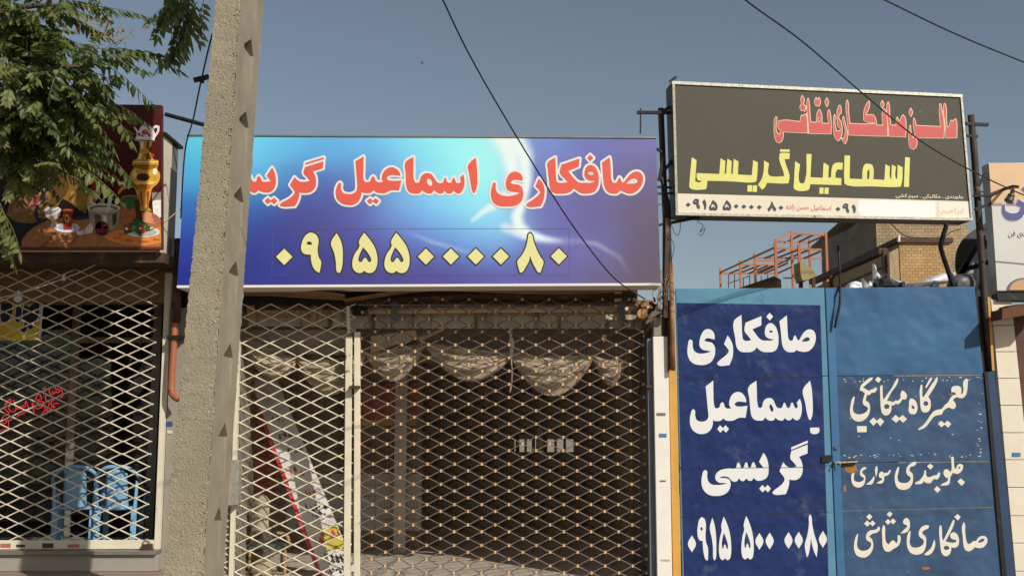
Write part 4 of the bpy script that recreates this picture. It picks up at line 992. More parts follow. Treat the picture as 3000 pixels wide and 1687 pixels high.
top_line = [[[(2312, 605), (2300, 400), (2280, 260), (2285, 160), (2300, 140), (2318, 170), (2328, 330), (2335, 450), (2355, 440), (2368, 375), (2390, 360), (2405, 375), (2425, 350), (2450, 345), (2462, 400), (2462, 600)]],
    [[(2228, 150), (2255, 150), (2275, 260), (2300, 420), (2295, 605), (1930, 600), (1945, 640), (1930, 720), (1890, 750), (1850, 730), (1830, 660), (1828, 520), (1840, 430), (1862, 430), (1868, 520), (1890, 590), (1905, 570), (1890, 480), (1885, 380), (1890, 335), (1905, 340), (1935, 430), (2240, 445), (2225, 300)]],
    [dia(1858, 265, 30, 67)],
    [[(1795, 590), (1572, 582), (1555, 400), (1540, 250), (1548, 140), (1565, 120), (1580, 150), (1590, 300), (1600, 420), (1660, 430), (1668, 340), (1685, 315), (1700, 350), (1716, 372), (1735, 310), (1760, 290), (1790, 330), (1803, 430)]],
    [[(1565, 580), (1400, 578), (1045, 565), (1030, 400), (1012, 250), (1012, 140), (1030, 95), (1048, 130), (1055, 260), (1070, 405), (1280, 410), (1385, 405), (1300, 400), (1240, 370), (1240, 270), (1270, 170), (1310, 110), (1330, 120), (1320, 210), (1280, 295), (1370, 292), (1400, 330), (1420, 425), (1490, 425), (1480, 330), (1490, 240), (1515, 210), (1540, 250), (1560, 420)]],
    [dia(1488, 162, 28, 62)],
    [[(985, 305), (1010, 400), (1035, 520), (1035, 620), (1005, 685), (970, 640), (945, 590), (985, 600), (1000, 500), (975, 400), (970, 330)]],
    [[(860, 285), (875, 300), (875, 400), (895, 500), (930, 500), (940, 480), (905, 450), (895, 370), (895, 240), (920, 170), (945, 170), (958, 220), (955, 290), (935, 290), (925, 340), (955, 380), (968, 450), (965, 560), (930, 630), (900, 640), (865, 590), (848, 500), (848, 350)]],
    [[(825, 550), (530, 545), (515, 350), (500, 200), (510, 90), (525, 70), (538, 110), (550, 260), (560, 385), (625, 390), (630, 290), (655, 225), (685, 230), (705, 300), (708, 400), (785, 405), (770, 290), (780, 230), (800, 225), (820, 300), (828, 420)], ell(665, 362, 12, 22, 10)],
    [dia(765, 135, 30, 70)], [[(598, 125), (625, 60), (645, 90), (665, 60), (690, 130), (665, 198), (645, 175), (625, 195)]],
    [[(525, 540), (205, 525), (200, 600), (170, 655), (135, 668), (100, 640), (78, 560), (75, 430), (90, 330), (110, 315), (122, 340), (110, 440), (120, 520), (150, 545), (165, 510), (135, 490), (135, 380), (150, 368), (415, 380), (425, 310), (440, 290), (455, 310), (470, 280), (490, 290), (505, 262), (515, 350)]],
    [[(420, 100), (445, 35), (480, 100), (470, 150), (498, 190), (480, 265), (455, 240), (435, 255), (410, 195), (430, 150)]]]
sdf_fill(top_line, CC, shift(gp, 0.0045), MB(), 0, 7).build('letter_outline', mat('letter_cream', S(246, 214, 176), 0.5, var=0.04), gs)
sdf_fill(top_line, CC, shift(gp, 0.006), MB(), -9, 6).build('lettering', mat('sign_red', S(212, 84, 80), 0.45, var=0.06), gs)
CY2 = (2000, 430, 700 / 2576)
yl = [[[(2398, 112), (2450, 118), (2440, 435), (2385, 432)]],
      [[(1745, 95), (1805, 95), (1800, 345), (1935, 350), (1945, 230), (1965, 190), (2000, 185), (2040, 195), (2058, 240), (2055, 350), (2175, 358), (2185, 190), (2235, 215), (2235, 330), (2248, 355), (2255, 195), (2300, 215), (2295, 330), (2312, 355), (2318, 195), (2372, 222), (2365, 380), (2350, 430), (2300, 435), (2040, 428), (1780, 418), (1745, 400), (1740, 330)], [(1990, 350), (1993, 260), (2003, 245), (2012, 260), (2010, 350)]],
      [[(1335, 78), (1390, 80), (1378, 330), (1510, 335), (1520, 170), (1575, 205), (1570, 335), (1600, 330), (1605, 250), (1625, 190), (1665, 172), (1728, 175), (1720, 248), (1670, 245), (1650, 280), (1648, 335), (1712, 340), (1710, 415), (1375, 405), (1365, 455), (1340, 472), (1225, 470), (1200, 450), (1200, 380), (1212, 158), (1265, 190), (1255, 370), (1270, 395), (1300, 395), (1318, 370)]],
      [[(1475, 440), (1520, 440), (1518, 508), (1473, 508)]], [[(1530, 442), (1575, 442), (1573, 510), (1528, 510)]],
      [[(1050, 28), (1155, 32), (1152, 58), (1048, 55)]],
      [[(1045, 75), (1060, 68), (1155, 70), (1150, 135), (1100, 135), (1110, 180), (1150, 300), (1152, 340), (1140, 395), (1060, 398), (910, 390), (885, 440), (855, 465), (812, 410), (850, 350), (870, 280), (878, 150), (930, 180), (925, 300), (940, 315), (1095, 318), (1085, 270), (1042, 140)]],
      [[(760, 145), (810, 170), (800, 340), (790, 375), (760, 385), (580, 378), (440, 372), (265, 368), (262, 420), (250, 455), (220, 462), (100, 458), (75, 440), (75, 370), (98, 115), (150, 145), (135, 370), (150, 380), (195, 380), (205, 368), (165, 360), (150, 330), (152, 285), (395, 295), (408, 125), (460, 155), (452, 290), (468, 295), (482, 130), (530, 158), (522, 290), (540, 295), (550, 132), (602, 160), (595, 300), (745, 308)]],
      [[(700, 415), (748, 416), (746, 486), (697, 484)]], [[(756, 416), (803, 418), (800, 488), (752, 486)]]]
M_sy = mat('sign_yellow', S(236, 230, 128), 0.45, var=0.08, vscale=5)
letters(yl, CY2, shift(gp, 0.0045), M_sy, gs)
nums = [[dia(60, 625, 28, 24)]] + bbox_to(nine, 110, 560, 186, 674) + bbox_to(one, 214, 566, 256, 680) + bbox_to(five, 285, 572, 378, 688) + bbox_to(five, 432, 574, 525, 687)
nums += [[dia(x, y, 28, 24)] for x, y in ((577, 642), (660, 646), (742, 650), (826, 652))] + bbox_to(eight, 915, 590, 1010, 698) + [[dia(1060, 658, 28, 24)]]
nums += [[dia(1675, 672, 28, 24)]] + bbox_to(nine, 1725, 610, 1796, 716) + bbox_to(one, 1822, 620, 1866, 718)
letters(nums, CY2, shift(gp, 0.0045), mat('number_slate', S(60, 66, 78), 0.5, var=0.08), gs, 'digit')
font_text('اسماعیل حسن زاده', [(2305, 597), (2436, 602), (2434, 621), (2304, 617)], shift(gp, 0.0045), 'lettering', mat('thin_red', S(226, 120, 104), 0.5, var=0.05), gs, 0.008)
font_text('جلوبندی . مکانیکی . سیم کشی', [(2624, 567), (2823, 572), (2822, 587), (2624, 583)], shift(gp, 0.0045), 'lettering', mat('thin_cream', S(244, 232, 200), 0.5, var=0.05), gs, 0.02)
font_text('ابراهیم', [(2758, 609), (2824, 611), (2823, 632), (2758, 630)], shift(gp, 0.005), 'lettering', mat('faded_yellow', S(236, 214, 160), 0.5, var=0.1), gs, 0.008)
# ------------------------------------------------------------------ blue gate
gt = thing('blue_gate', 'double leaf blue sheet steel gate with white lettering right of the repair shop', 'gate', P(2430, 1700, 10.6))
YG = 10.60
M_lb = mat('gate_light_blue', S(92, 146, 174), 0.5, var=0.14, vscale=3, bump=0.006, bscale=4, bdet=1, patch=(0.05, 0.13, 0.22), pscale=3, pthr=0.60, pwide=0.1)
M_mb = mat('gate_mid_blue', S(62, 106, 146), 0.45, spec=0.25, var=0.2, vscale=1.8, bump=0.03, bscale=2.6, bdet=2, patch=(0.032, 0.080, 0.140), pscale=2.4, pthr=0.60, pwide=0.14)
M_db = mat('gate_dull_blue', S(62, 90, 124), 0.5, spec=0.25, var=0.3, vscale=3, bump=0.03, bscale=2.8, bdet=2, patch=(0.17, 0.155, 0.135), pscale=11, pthr=0.655, pwide=0.03, streak=((0.028, 0.055, 0.10), (1.6, 1.6, 6), 0.52))
M_vin = mat('gate_navy_vinyl', S(38, 56, 108), 0.42, spec=0.16, var=0.22, vscale=2.5, bump=0.03, bscale=3.6, bdet=2, patch=(0.07, 0.095, 0.16), pscale=3.4, pthr=0.57, pwide=0.16, streak=((0.012, 0.022, 0.075), (1.2, 1.2, 5), 0.56))
def lerp(a, c, t): return (a[0] + (c[0] - a[0]) * t, a[1] + (c[1] - a[1]) * t)
def gedge(v, top, bot):
    t = (v - top[1]) / (bot[1] - top[1]); return (top[0] + (bot[0] - top[0]) * t, v)
LL = ((1979, 846), (1999, 1687)); LS = ((2415, 843), (2452, 1687)); LR = ((2855, 840), (2940, 1687))
def panel(e0, e1, v0, v1, dv0, dv1, Y, m, name, parent=None, ins=0):
    a = gedge(v0, *e0); c = gedge(v0, *e1); d = gedge(v1, *e1); e = gedge(v1, *e0)
    pts = [(a[0] + ins, v0), (c[0] - ins, v0 + dv0), (d[0] - ins, v1 + dv1), (e[0] + ins, v1)]
    return MB().prism(px(pts, Y), (0, 0.035, 0)).build(name, m, parent or gt, bevel=0.004)
for v0, v1, d0, d1 in ((845, 1104, -2, -4), (1106, 1368, -4, -5), (1370, 1508, -5, -7), (1510, 1706, -7, -7)):
    panel(LL, LS, v0, v1, d0, d1, YG, M_lb, 'sheet')
for v0, v1, d0, d1, m in ((843, 1101, -3, -5, M_mb), (1103, 1356, -5, -7, M_db), (1358, 1495, -7, -12, M_db), (1497, 1706, -12, -12, M_db)):
    panel(((2418, 843), (2455, 1687)), LR, v0, v1, d0, d1, YG + 0.006, m, 'sheet')
# post strip on the seam
panel(((2418, 843), (2453, 1687)), ((2441, 843), (2476, 1687)), 846, 1706, 0, 0, YG - 0.012, mat('gate_strip_blue', S(64, 116, 160), 0.5, var=0.15, vscale=4, patch=(0.06, 0.14, 0.22), pscale=4), 'seam_strip')
VQ = [(1983, 887), (2403, 894), (2428, 1706), (2005, 1706)]
nuv = 40
def vin(a, b):
    top = Vector(lerp(VQ[0], VQ[1], a)); bot = Vector(lerp(VQ[3], VQ[2], a)); q = top + (bot - top) * b
    d = 0.004 * math.sin(a * 17 + b * 9) * math.sin(b * 23 + a * 5)
    return P(q.x, q.y, YG - 0.004)
vb = MB().grid(vin, nuv, nuv * 2); vb.f = [f[::-1] for f in vb.f]
vb.build('vinyl_panel', M_vin, gt, smooth=True)
for (a, c) in (((1988, 1107), (2411, 1103)), ((1994, 1371), (2420, 1368)), ((1998, 1512), (2424, 1498))):
    MB().bar(P(*a, YG - 0.005), P(*c, YG - 0.005), 0.004, 0.006).build('vinyl_seam', mat('vinyl_seam', S(58, 52, 66), 0.8, var=0.4, vscale=10), gt)
fl_ = MB()
for i in range(90):
    line = R.choice([1107, 1340, 1362, 1115, 1330])
    if i < 60:
        u = R.uniform(2470, 2885); v = {1107: 1112, 1340: 1332, 1362: 1338, 1115: 1118, 1330: 1335}[line] + R.gauss(0, 3) - (u - 2470) * 0.016
    else:
        u = R.uniform(2470, 2900); v = R.uniform(1120, 1340)
    if i > 78: u = 2873 + R.gauss(0, 4); v = R.uniform(1120, 1340)
    w_, h_ = R.uniform(1.5, 9), R.uniform(1.2, 3.2)
    fl_.poly([P(u + dx * w_, v + dy * h_, YG + 0.004) for dx, dy in ((-.5, .1), (-.2, .5), (.4, .4), (.5, -.2), (.1, -.5), (-.4, -.3))])
setp(fl_.build('paint_flakes', mat('flake_white', S(226, 222, 210), 0.7, var=0.2, vscale=30), gt), kind='stuff')
ru = MB()
ru.poly(px([(2476, 1364), (2508, 1362), (2512, 1378), (2500, 1386), (2484, 1384), (2474, 1376)], YG + 0.003)); ru.poly(px([(2470, 1424), (2478, 1420), (2480, 1438), (2472, 1440)], YG + 0.003)); ru.poly(px([(2700, 1660), (2722, 1660), (2724, 1666), (2704, 1668)], YG + 0.003))
ru.build('rust_patch', mat('rust_orange', S(176, 118, 56), 0.8, var=0.4, vscale=25), gt)
for pts in ([(2408, 1334), (2435, 1332), (2435, 1352), (2408, 1355)], [(2466, 1348), (2506, 1345), (2506, 1361), (2466, 1363)]):
    MB().prism(px(pts, YG - 0.02), (0, 0.012, 0)).build('latch_slot', M_black, gt)
MB().prism(px([(2445, 1352), (2512, 1349), (2512, 1354), (2445, 1357)], YG - 0.035), (0, 0.02, 0)).build('bolt', M_galv, gt)
MB().tube([P(2451, 1310, YG - 0.03), P(2451, 1310, YG)], 0.022, 10).build('keyhole', M_bluesteel, gt)
gl = thing('padlock', 'silver padlock hanging on the latch of the blue gate', 'padlock', P(2455, 1383, 10.55))
MB().prism(px([(2443, 1366), (2467, 1364), (2467, 1382), (2443, 1384)], 10.66), (0, 0.04, 0)).build('body', mat('padlock_silver', S(232, 230, 226), 0.35, metal=0.3, var=0.1), gl, bevel=0.005)
MB().tube(catmull([P(2449, 1366, 10.54), P(2449, 1357, 10.54), P(2455, 1352, 10.54), P(2461, 1357, 10.54), P(2461, 1366, 10.54)]), 0.006, 6).build('shackle', M_galv, gl, smooth=True)

D1 = (2000, 900, 420 / 2576)
w1 = [[[(1738, 250), (1872, 142), (1880, 300), (1890, 480), (1905, 570), (1940, 600), (1975, 590), (1995, 530), (2020, 500), (2040, 530), (2060, 575), (2085, 600), (2110, 560), (2150, 490), (2210, 420), (2280, 395), (2345, 415), (2385, 480), (2392, 570), (2370, 660), (2320, 740), (2250, 790), (2170, 800), (2090, 785), (2040, 768), (2010, 798), (1960, 806), (1890, 800), (1830, 760), (1795, 690), (1775, 560), (1760, 400)], [(2138, 615), (2175, 570), (2230, 538), (2280, 550), (2285, 585), (2240, 610)]],
      [[(922, 245), (1055, 135), (1062, 300), (1070, 480), (1085, 570), (1120, 600), (1230, 592), (1190, 530), (1112, 425), (1130, 275), (1416, 158), (1414, 322), (1252, 395), (1300, 460), (1370, 550), (1430, 592), (1520, 598), (1600, 595), (1645, 572), (1580, 568), (1520, 545), (1480, 490), (1478, 420), (1505, 330), (1560, 285), (1610, 290), (1670, 350), (1710, 450), (1722, 560), (1715, 680), (1680, 760), (1610, 800), (1520, 805), (1440, 798), (1380, 765), (1330, 718), (1290, 770), (1230, 800), (1150, 806), (1060, 800), (1000, 765), (965, 700), (945, 560)], [(1553, 430), (1580, 410), (1620, 430), (1615, 450), (1570, 450)]],
      [[(1503, 170), (1563, 98), (1626, 165), (1566, 238)]],
      [[(808, 505), (860, 580), (895, 660), (908, 760), (895, 900), (840, 1040), (640, 1040), (618, 1005), (650, 965), (740, 890), (810, 825), (828, 780), (800, 730), (742, 658)]],
      [[(140, 578), (175, 600), (178, 680), (200, 770), (260, 820), (350, 830), (440, 815), (515, 790), (440, 778), (360, 760), (310, 710), (300, 640), (312, 560), (345, 470), (400, 405), (470, 390), (530, 420), (572, 490), (572, 580), (500, 560), (430, 555), (388, 600), (430, 615), (520, 635), (570, 690), (584, 780), (570, 880), (520, 970), (430, 1025), (320, 1035), (210, 1015), (130, 950), (90, 850), (85, 760), (100, 640), (115, 590)]]]
D2 = (2000, 1090, 420 / 2576)
w2 = [[[(2288, 148), (2315, 280), (2332, 450), (2338, 620), (2330, 770), (2300, 855), (2270, 850), (2240, 760), (2200, 540), (2158, 320)]],
      [[(1180, 270), (1325, 150), (1332, 330), (1340, 540), (1360, 630), (1400, 640), (1425, 620), (1440, 560), (1475, 490), (1540, 462), (1600, 470), (1640, 520), (1680, 610), (1715, 640), (1770, 640), (1795, 610), (1815, 550), (1840, 548), (1865, 610), (1890, 640), (1915, 640), (1935, 600), (1950, 548), (1980, 545), (2000, 600), (2025, 645), (2060, 640), (2068, 600), (2048, 545), (2105, 475), (2135, 560), (2142, 680), (2125, 780), (2085, 850), (2040, 860), (2000, 840), (1975, 810), (1940, 855), (1895, 862), (1855, 840), (1835, 815), (1805, 860), (1750, 866), (1700, 845), (1670, 812), (1630, 862), (1570, 868), (1515, 845), (1482, 808), (1445, 860), (1380, 868), (1300, 855), (1245, 800), (1220, 700), (1200, 480)], [(1560, 595), (1580, 572), (1612, 610), (1630, 680), (1612, 715), (1585, 690), (1565, 645)]],
      [[(412, 255), (550, 148), (552, 350), (560, 560), (580, 640), (630, 645), (660, 625), (685, 555), (712, 535), (740, 560), (755, 615), (790, 648), (875, 645), (840, 600), (838, 530), (870, 430), (930, 370), (1000, 352), (1065, 375), (1120, 440), (1142, 500), (1140, 540), (1060, 528), (980, 530), (932, 565), (950, 600), (1030, 615), (1165, 600), (1130, 815), (1000, 820), (910, 865), (820, 872), (770, 860), (730, 825), (680, 870), (610, 876), (565, 870), (545, 852), (540, 940), (510, 1020), (440, 1085), (350, 1108), (260, 1095), (180, 1035), (135, 940), (130, 840), (145, 740), (175, 670), (200, 662), (222, 690), (225, 780), (250, 850), (310, 882), (380, 882), (440, 850), (460, 800), (450, 650), (430, 430)]],
      [[(620, 1018), (672, 950), (724, 1000), (772, 950), (832, 1018), (780, 1084), (726, 1030), (678, 1084)]],
      [[(2288, 995), (2450, 990), (2458, 1060), (2420, 1100), (2320, 1100), (2295, 1070)]]]
D3 = (2000, 1280, 420 / 2576)
w3 = [[[(1950, 182), (2248, 57), (2248, 102), (1950, 228)]],
      [[(1952, 248), (2245, 132), (2245, 290), (2092, 348), (2130, 420), (2155, 520), (2150, 640), (2110, 720), (2040, 765), (1970, 768), (1910, 762), (1915, 820), (1890, 930), (1850, 1022), (1640, 1026), (1610, 995), (1640, 955), (1740, 880), (1810, 810), (1832, 745), (1800, 690), (1740, 612), (1805, 445), (1850, 500), (1910, 540), (1970, 540), (2050, 525), (2000, 460), (1935, 380)]],
      [[(1452, 278), (1500, 350), (1535, 460), (1545, 580), (1530, 690), (1480, 750), (1400, 778), (1330, 775), (1275, 728), (1240, 778), (1200, 782), (1160, 760), (1140, 738), (1105, 782), (1060, 785), (1010, 738), (970, 790), (910, 795), (870, 770), (830, 725), (780, 705), (710, 705), (662, 722), (700, 732), (780, 735), (840, 765), (862, 830), (850, 910), (800, 990), (710, 1040), (600, 1054), (490, 1040), (400, 980), (350, 890), (338, 780), (350, 680), (380, 600), (410, 588), (440, 610), (440, 700), (460, 790), (520, 845), (620, 856), (720, 848), (800, 825), (740, 820), (660, 815), (605, 780), (585, 720), (600, 660), (660, 600), (760, 568), (850, 560), (940, 560), (965, 530), (985, 460), (1010, 450), (1035, 500), (1055, 560), (1090, 560), (1110, 500), (1130, 450), (1160, 455), (1180, 530), (1200, 560), (1225, 530), (1250, 455), (1285, 450), (1310, 510), (1330, 550), (1380, 555), (1450, 548), (1372, 440)]],
      [[(1375, 922), (1432, 855), (1478, 905), (1525, 855), (1585, 918), (1535, 990), (1482, 942), (1438, 990)]]]
D4 = (2000, 1480, 440 / 2576)
f5 = [[[(702, 188), (740, 260), (790, 400), (820, 540), (832, 680), (830, 820), (805, 915), (765, 938), (728, 900), (690, 938), (650, 910), (625, 820), (622, 700), (640, 540), (670, 400), (660, 375)], [(705, 462), (740, 550), (775, 670), (775, 740), (755, 740), (735, 670), (715, 665), (695, 735), (678, 730), (672, 650), (685, 550)]]]
w4 = [[dia(x, y, 70, 145)] for x, y in ((158, 655), (1316, 612), (1492, 606), (1815, 597), (1991, 592), (2405, 578))]
w4 += [[[(325, 195), (370, 220), (395, 290), (398, 400), (392, 520), (405, 640), (435, 725), (432, 940), (400, 930), (370, 860), (350, 740), (342, 602), (300, 600), (265, 550), (252, 450), (262, 340), (285, 240)], [(302, 395), (315, 365), (335, 375), (345, 420), (320, 428)]],
       [[(508, 205), (535, 280), (560, 400), (575, 560), (577, 750), (570, 900), (550, 940), (532, 920), (520, 720), (500, 560), (465, 380)]]] + f5 + move(f5, 386, -13)
w4 += [[[(2185, 150), (2205, 180), (2225, 340), (2260, 500), (2315, 680), (2298, 885), (2255, 790), (2225, 690), (2200, 560), (2185, 700), (2150, 860), (2132, 885), (2110, 800), (2095, 670), (2140, 500), (2165, 320), (2170, 170)]]]
M_paint = mat('white_vinyl_letter', S(240, 240, 238), 0.5, var=0.04)
for w_, c_ in ((w1, D1), (w2, D2), (w3, D3), (w4, D4)):
    letters(w_, c_, flat(YG - 0.0062), M_paint, gt)
M_brush = mat('white_brush_letter', S(240, 232, 214), 0.6, var=0.08, vscale=14, patch=(0.45, 0.36, 0.24), pscale=16, pthr=0.70)
E1 = (2460, 1090, 400 / 2576)
e1 = [[[(2380, 118), (2420, 130), (2416, 250), (2405, 350), (2375, 440), (2320, 485), (2260, 485), (2215, 470), (2170, 490), (2135, 525), (2175, 570), (2192, 630), (2170, 680), (2130, 690), (2060, 665), (2000, 690), (1950, 740), (1925, 790), (1870, 805), (1790, 830), (1740, 880), (1690, 950), (1620, 1030), (1560, 1065), (1490, 1088), (1478, 1070), (1560, 1010), (1640, 920), (1710, 810), (1770, 740), (1840, 705), (1920, 690), (1980, 620), (2050, 560), (2080, 500), (2130, 440), (2200, 415), (2170, 380), (2110, 375), (2105, 320), (2130, 270), (2190, 255), (2250, 260), (2290, 300), (2295, 370), (2290, 410), (2310, 405), (2330, 370), (2335, 300), (2325, 210), (2350, 150)]],
      [[(1855, 975), (1915, 912), (1975, 962), (2035, 910), (2105, 970), (2045, 1045), (1985, 985), (1920, 1035)]],
      [[(1530, 230), (1560, 240), (1562, 330), (1565, 460), (1580, 470), (1640, 380), (1720, 250), (1790, 150), (1830, 90), (1850, 100), (1845, 160), (1800, 260), (1730, 370), (1670, 465), (1700, 500), (1718, 570), (1710, 680), (1670, 740), (1600, 758), (1550, 730), (1525, 650), (1515, 500), (1508, 340)], ell(1625, 588, 45, 46, 12)],
      [[(1612, 280), (1650, 210), (1720, 100), (1745, 95), (1735, 140), (1680, 230), (1635, 298)]],
      [[(1350, 490), (1400, 510), (1445, 560), (1465, 630), (1465, 710), (1430, 780), (1380, 792), (1320, 770), (1298, 710), (1310, 610), (1305, 575), (1325, 510)], [(1360, 615), (1400, 640), (1415, 680), (1390, 692), (1355, 670)]],
      [[(770, 260), (790, 240), (810, 250), (812, 380), (822, 500), (830, 515), (880, 440), (960, 330), (1040, 190), (1080, 115), (1105, 120), (1100, 180), (1040, 290), (980, 370), (900, 520), (890, 540), (960, 545), (1000, 560), (1060, 530), (1105, 535), (1150, 470), (1145, 430), (1165, 360), (1185, 342), (1230, 370), (1265, 420), (1265, 480), (1235, 510), (1180, 510), (1150, 560), (1110, 605), (1060, 595), (1010, 625), (975, 625), (975, 700), (950, 770), (900, 810), (850, 812), (800, 770), (778, 690), (770, 560), (762, 380)], ell(888, 645, 52, 46, 12)],
      [[(978, 880), (1055, 800), (1120, 860), (1190, 805), (1270, 880), (1195, 952), (1130, 890), (1065, 952)]],
      [[(630, 95), (615, 130), (540, 200), (460, 265), (440, 285), (500, 320), (560, 345), (600, 320), (640, 318), (670, 290), (705, 295), (700, 330), (660, 380), (600, 390), (560, 430), (520, 425), (500, 480), (490, 540), (540, 560), (570, 640), (570, 740), (530, 830), (460, 900), (360, 930), (270, 900), (215, 830), (195, 740), (205, 620), (230, 510), (265, 455), (285, 465), (270, 560), (250, 660), (265, 750), (320, 785), (400, 790), (480, 760), (530, 700), (525, 660), (460, 620), (435, 570), (450, 480), (475, 400), (440, 365), (378, 342), (400, 250), (470, 180), (560, 110)]],
      [[(560, 925), (638, 852), (700, 915), (765, 860), (840, 925), (765, 1018), (705, 940), (636, 1008)]], [[(665, 140), (725, 82), (785, 135), (728, 200)]], [[(325, 1015), (508, 1012), (508, 1128), (335, 1130)]]]
E2 = (2460, 1320, 400 / 2576)
e2 = [[[(2110, 120), (2130, 105), (2152, 115), (2158, 220), (2170, 320), (2190, 340), (2230, 260), (2270, 245), (2330, 265), (2325, 330), (2290, 390), (2230, 430), (2170, 425), (2130, 410), (2115, 450), (2090, 490), (2080, 570), (2055, 635), (1980, 650), (1895, 652), (1950, 610), (2030, 570), (2050, 520), (2000, 500), (1965, 450), (1960, 390), (1990, 350), (2040, 350), (2080, 390), (2100, 380), (2112, 300), (2108, 200)], [(2230, 335), (2250, 300), (2280, 300), (2265, 335)]],
      [[(2220, 575), (2285, 515), (2365, 590), (2300, 660)]],
      [[(1880, 405), (1898, 420), (1880, 490), (1830, 540), (1780, 530), (1750, 560), (1720, 600), (1670, 610), (1610, 590), (1590, 560), (1560, 610), (1500, 625), (1420, 622), (1425, 600), (1500, 560), (1560, 490), (1590, 430), (1600, 370), (1615, 360), (1630, 380), (1630, 450), (1660, 490), (1710, 490), (1750, 470), (1790, 460), (1835, 450), (1860, 410)]],
      [[(1645, 290), (1710, 240), (1770, 290), (1712, 352)]], [[(1778, 720), (1840, 660), (1905, 730), (1840, 790)]],
      [[(1440, 205), (1445, 235), (1400, 285), (1340, 300), (1315, 350), (1330, 385), (1375, 430), (1385, 510), (1370, 610), (1310, 700), (1210, 735), (1110, 710), (1055, 630), (1038, 520), (1055, 400), (1095, 305), (1125, 305), (1110, 400), (1090, 500), (1120, 580), (1200, 605), (1280, 595), (1335, 540), (1335, 500), (1275, 450), (1255, 390), (1275, 300), (1340, 240), (1395, 205)]],
      [[(960, 355), (962, 380), (930, 440), (880, 470), (840, 480), (838, 540), (815, 600), (760, 615), (692, 608), (740, 575), (800, 545), (800, 520), (750, 500), (738, 460), (755, 410), (790, 390), (820, 400), (835, 425), (870, 410), (910, 410), (940, 360)]],
      [[(688, 285), (710, 290), (715, 360), (700, 450), (685, 490), (675, 440), (668, 340)]], [[(640, 475), (655, 490), (645, 560), (610, 625), (540, 635), (495, 630), (560, 580), (610, 530)]],
      [[(500, 305), (500, 340), (450, 360), (420, 395), (430, 420), (475, 465), (485, 530), (465, 620), (410, 675), (340, 690), (270, 660), (228, 590), (218, 500), (240, 390), (262, 365), (280, 380), (270, 470), (275, 550), (330, 585), (400, 580), (450, 545), (460, 510), (400, 470), (382, 420), (395, 360), (440, 310)]]]
E3 = (2460, 1480, 460 / 2576)
e3 = [[[(2035, 265), (2055, 300), (2060, 420), (2075, 560), (2100, 630), (2150, 620), (2190, 580), (2230, 580), (2280, 520), (2350, 495), (2410, 520), (2425, 570), (2400, 640), (2340, 690), (2270, 695), (2215, 680), (2180, 720), (2120, 748), (2065, 730), (2035, 670), (2020, 520), (2005, 350)], [(2265, 605), (2300, 560), (2360, 540), (2380, 555), (2350, 590), (2300, 605)]],
      [[(1640, 325), (1670, 325), (1680, 420), (1690, 560), (1700, 570), (1760, 450), (1820, 320), (1860, 235), (1888, 240), (1870, 320), (1800, 470), (1735, 585), (1820, 605), (1890, 605), (1915, 590), (1910, 560), (1850, 550), (1815, 515), (1820, 460), (1870, 435), (1920, 460), (1950, 520), (1960, 590), (1940, 660), (1890, 690), (1830, 685), (1825, 750), (1790, 810), (1730, 828), (1680, 790), (1655, 690), (1640, 540), (1630, 400)], ell(1752, 692, 46, 34, 12)],
      [[(1880, 185), (1935, 138), (1985, 185), (1940, 245)]], [[(1550, 560), (1565, 590), (1555, 700), (1500, 785), (1430, 815), (1382, 800), (1430, 760), (1500, 690), (1535, 600)]],
      [[(1465, 330), (1455, 370), (1400, 395), (1355, 430), (1360, 460), (1410, 510), (1420, 600), (1405, 700), (1350, 780), (1250, 803), (1160, 770), (1110, 680), (1100, 570), (1120, 460), (1150, 412), (1165, 420), (1155, 520), (1150, 620), (1190, 680), (1260, 688), (1340, 660), (1380, 600), (1370, 560), (1310, 510), (1295, 460), (1320, 380), (1380, 330), (1440, 320)]],
      [[(1095, 200), (1130, 220), (1150, 280), (1150, 350), (1120, 420), (1060, 450), (995, 455), (1060, 390), (1105, 340), (1100, 320), (1050, 300), (1040, 265), (1060, 220)]],
      [[(720, 315), (740, 340), (745, 480), (760, 590), (800, 640), (830, 600), (870, 565), (910, 590), (925, 625), (950, 580), (950, 500), (970, 475), (995, 500), (995, 590), (960, 660), (880, 710), (810, 755), (750, 745), (710, 680), (700, 540), (695, 380)]],
      [[(768, 145), (822, 95), (868, 135), (822, 190)]], [[(745, 265), (792, 218), (832, 255), (872, 208), (925, 255), (878, 308), (836, 270), (792, 315)]],
      [[(640, 340), (660, 360), (650, 410), (600, 445), (540, 460), (500, 490), (480, 510), (520, 540), (548, 610), (545, 700), (500, 790), (430, 845), (360, 850), (280, 815), (240, 730), (238, 620), (260, 520), (290, 460), (305, 470), (290, 570), (285, 650), (320, 720), (390, 740), (470, 715), (515, 650), (510, 605), (450, 570), (430, 520), (450, 450), (500, 405), (560, 400), (610, 380), (630, 345)]],
      [[(435, 185), (485, 135), (538, 180), (490, 235)]], [[(400, 295), (452, 242), (495, 285), (540, 242), (588, 290), (542, 338), (497, 298), (455, 345)]]]
for w_, c_ in ((e1, E1), (e2, E2), (e3, E3)):
    letters(w_, c_, flat(YG + 0.0035), M_brush, gt)

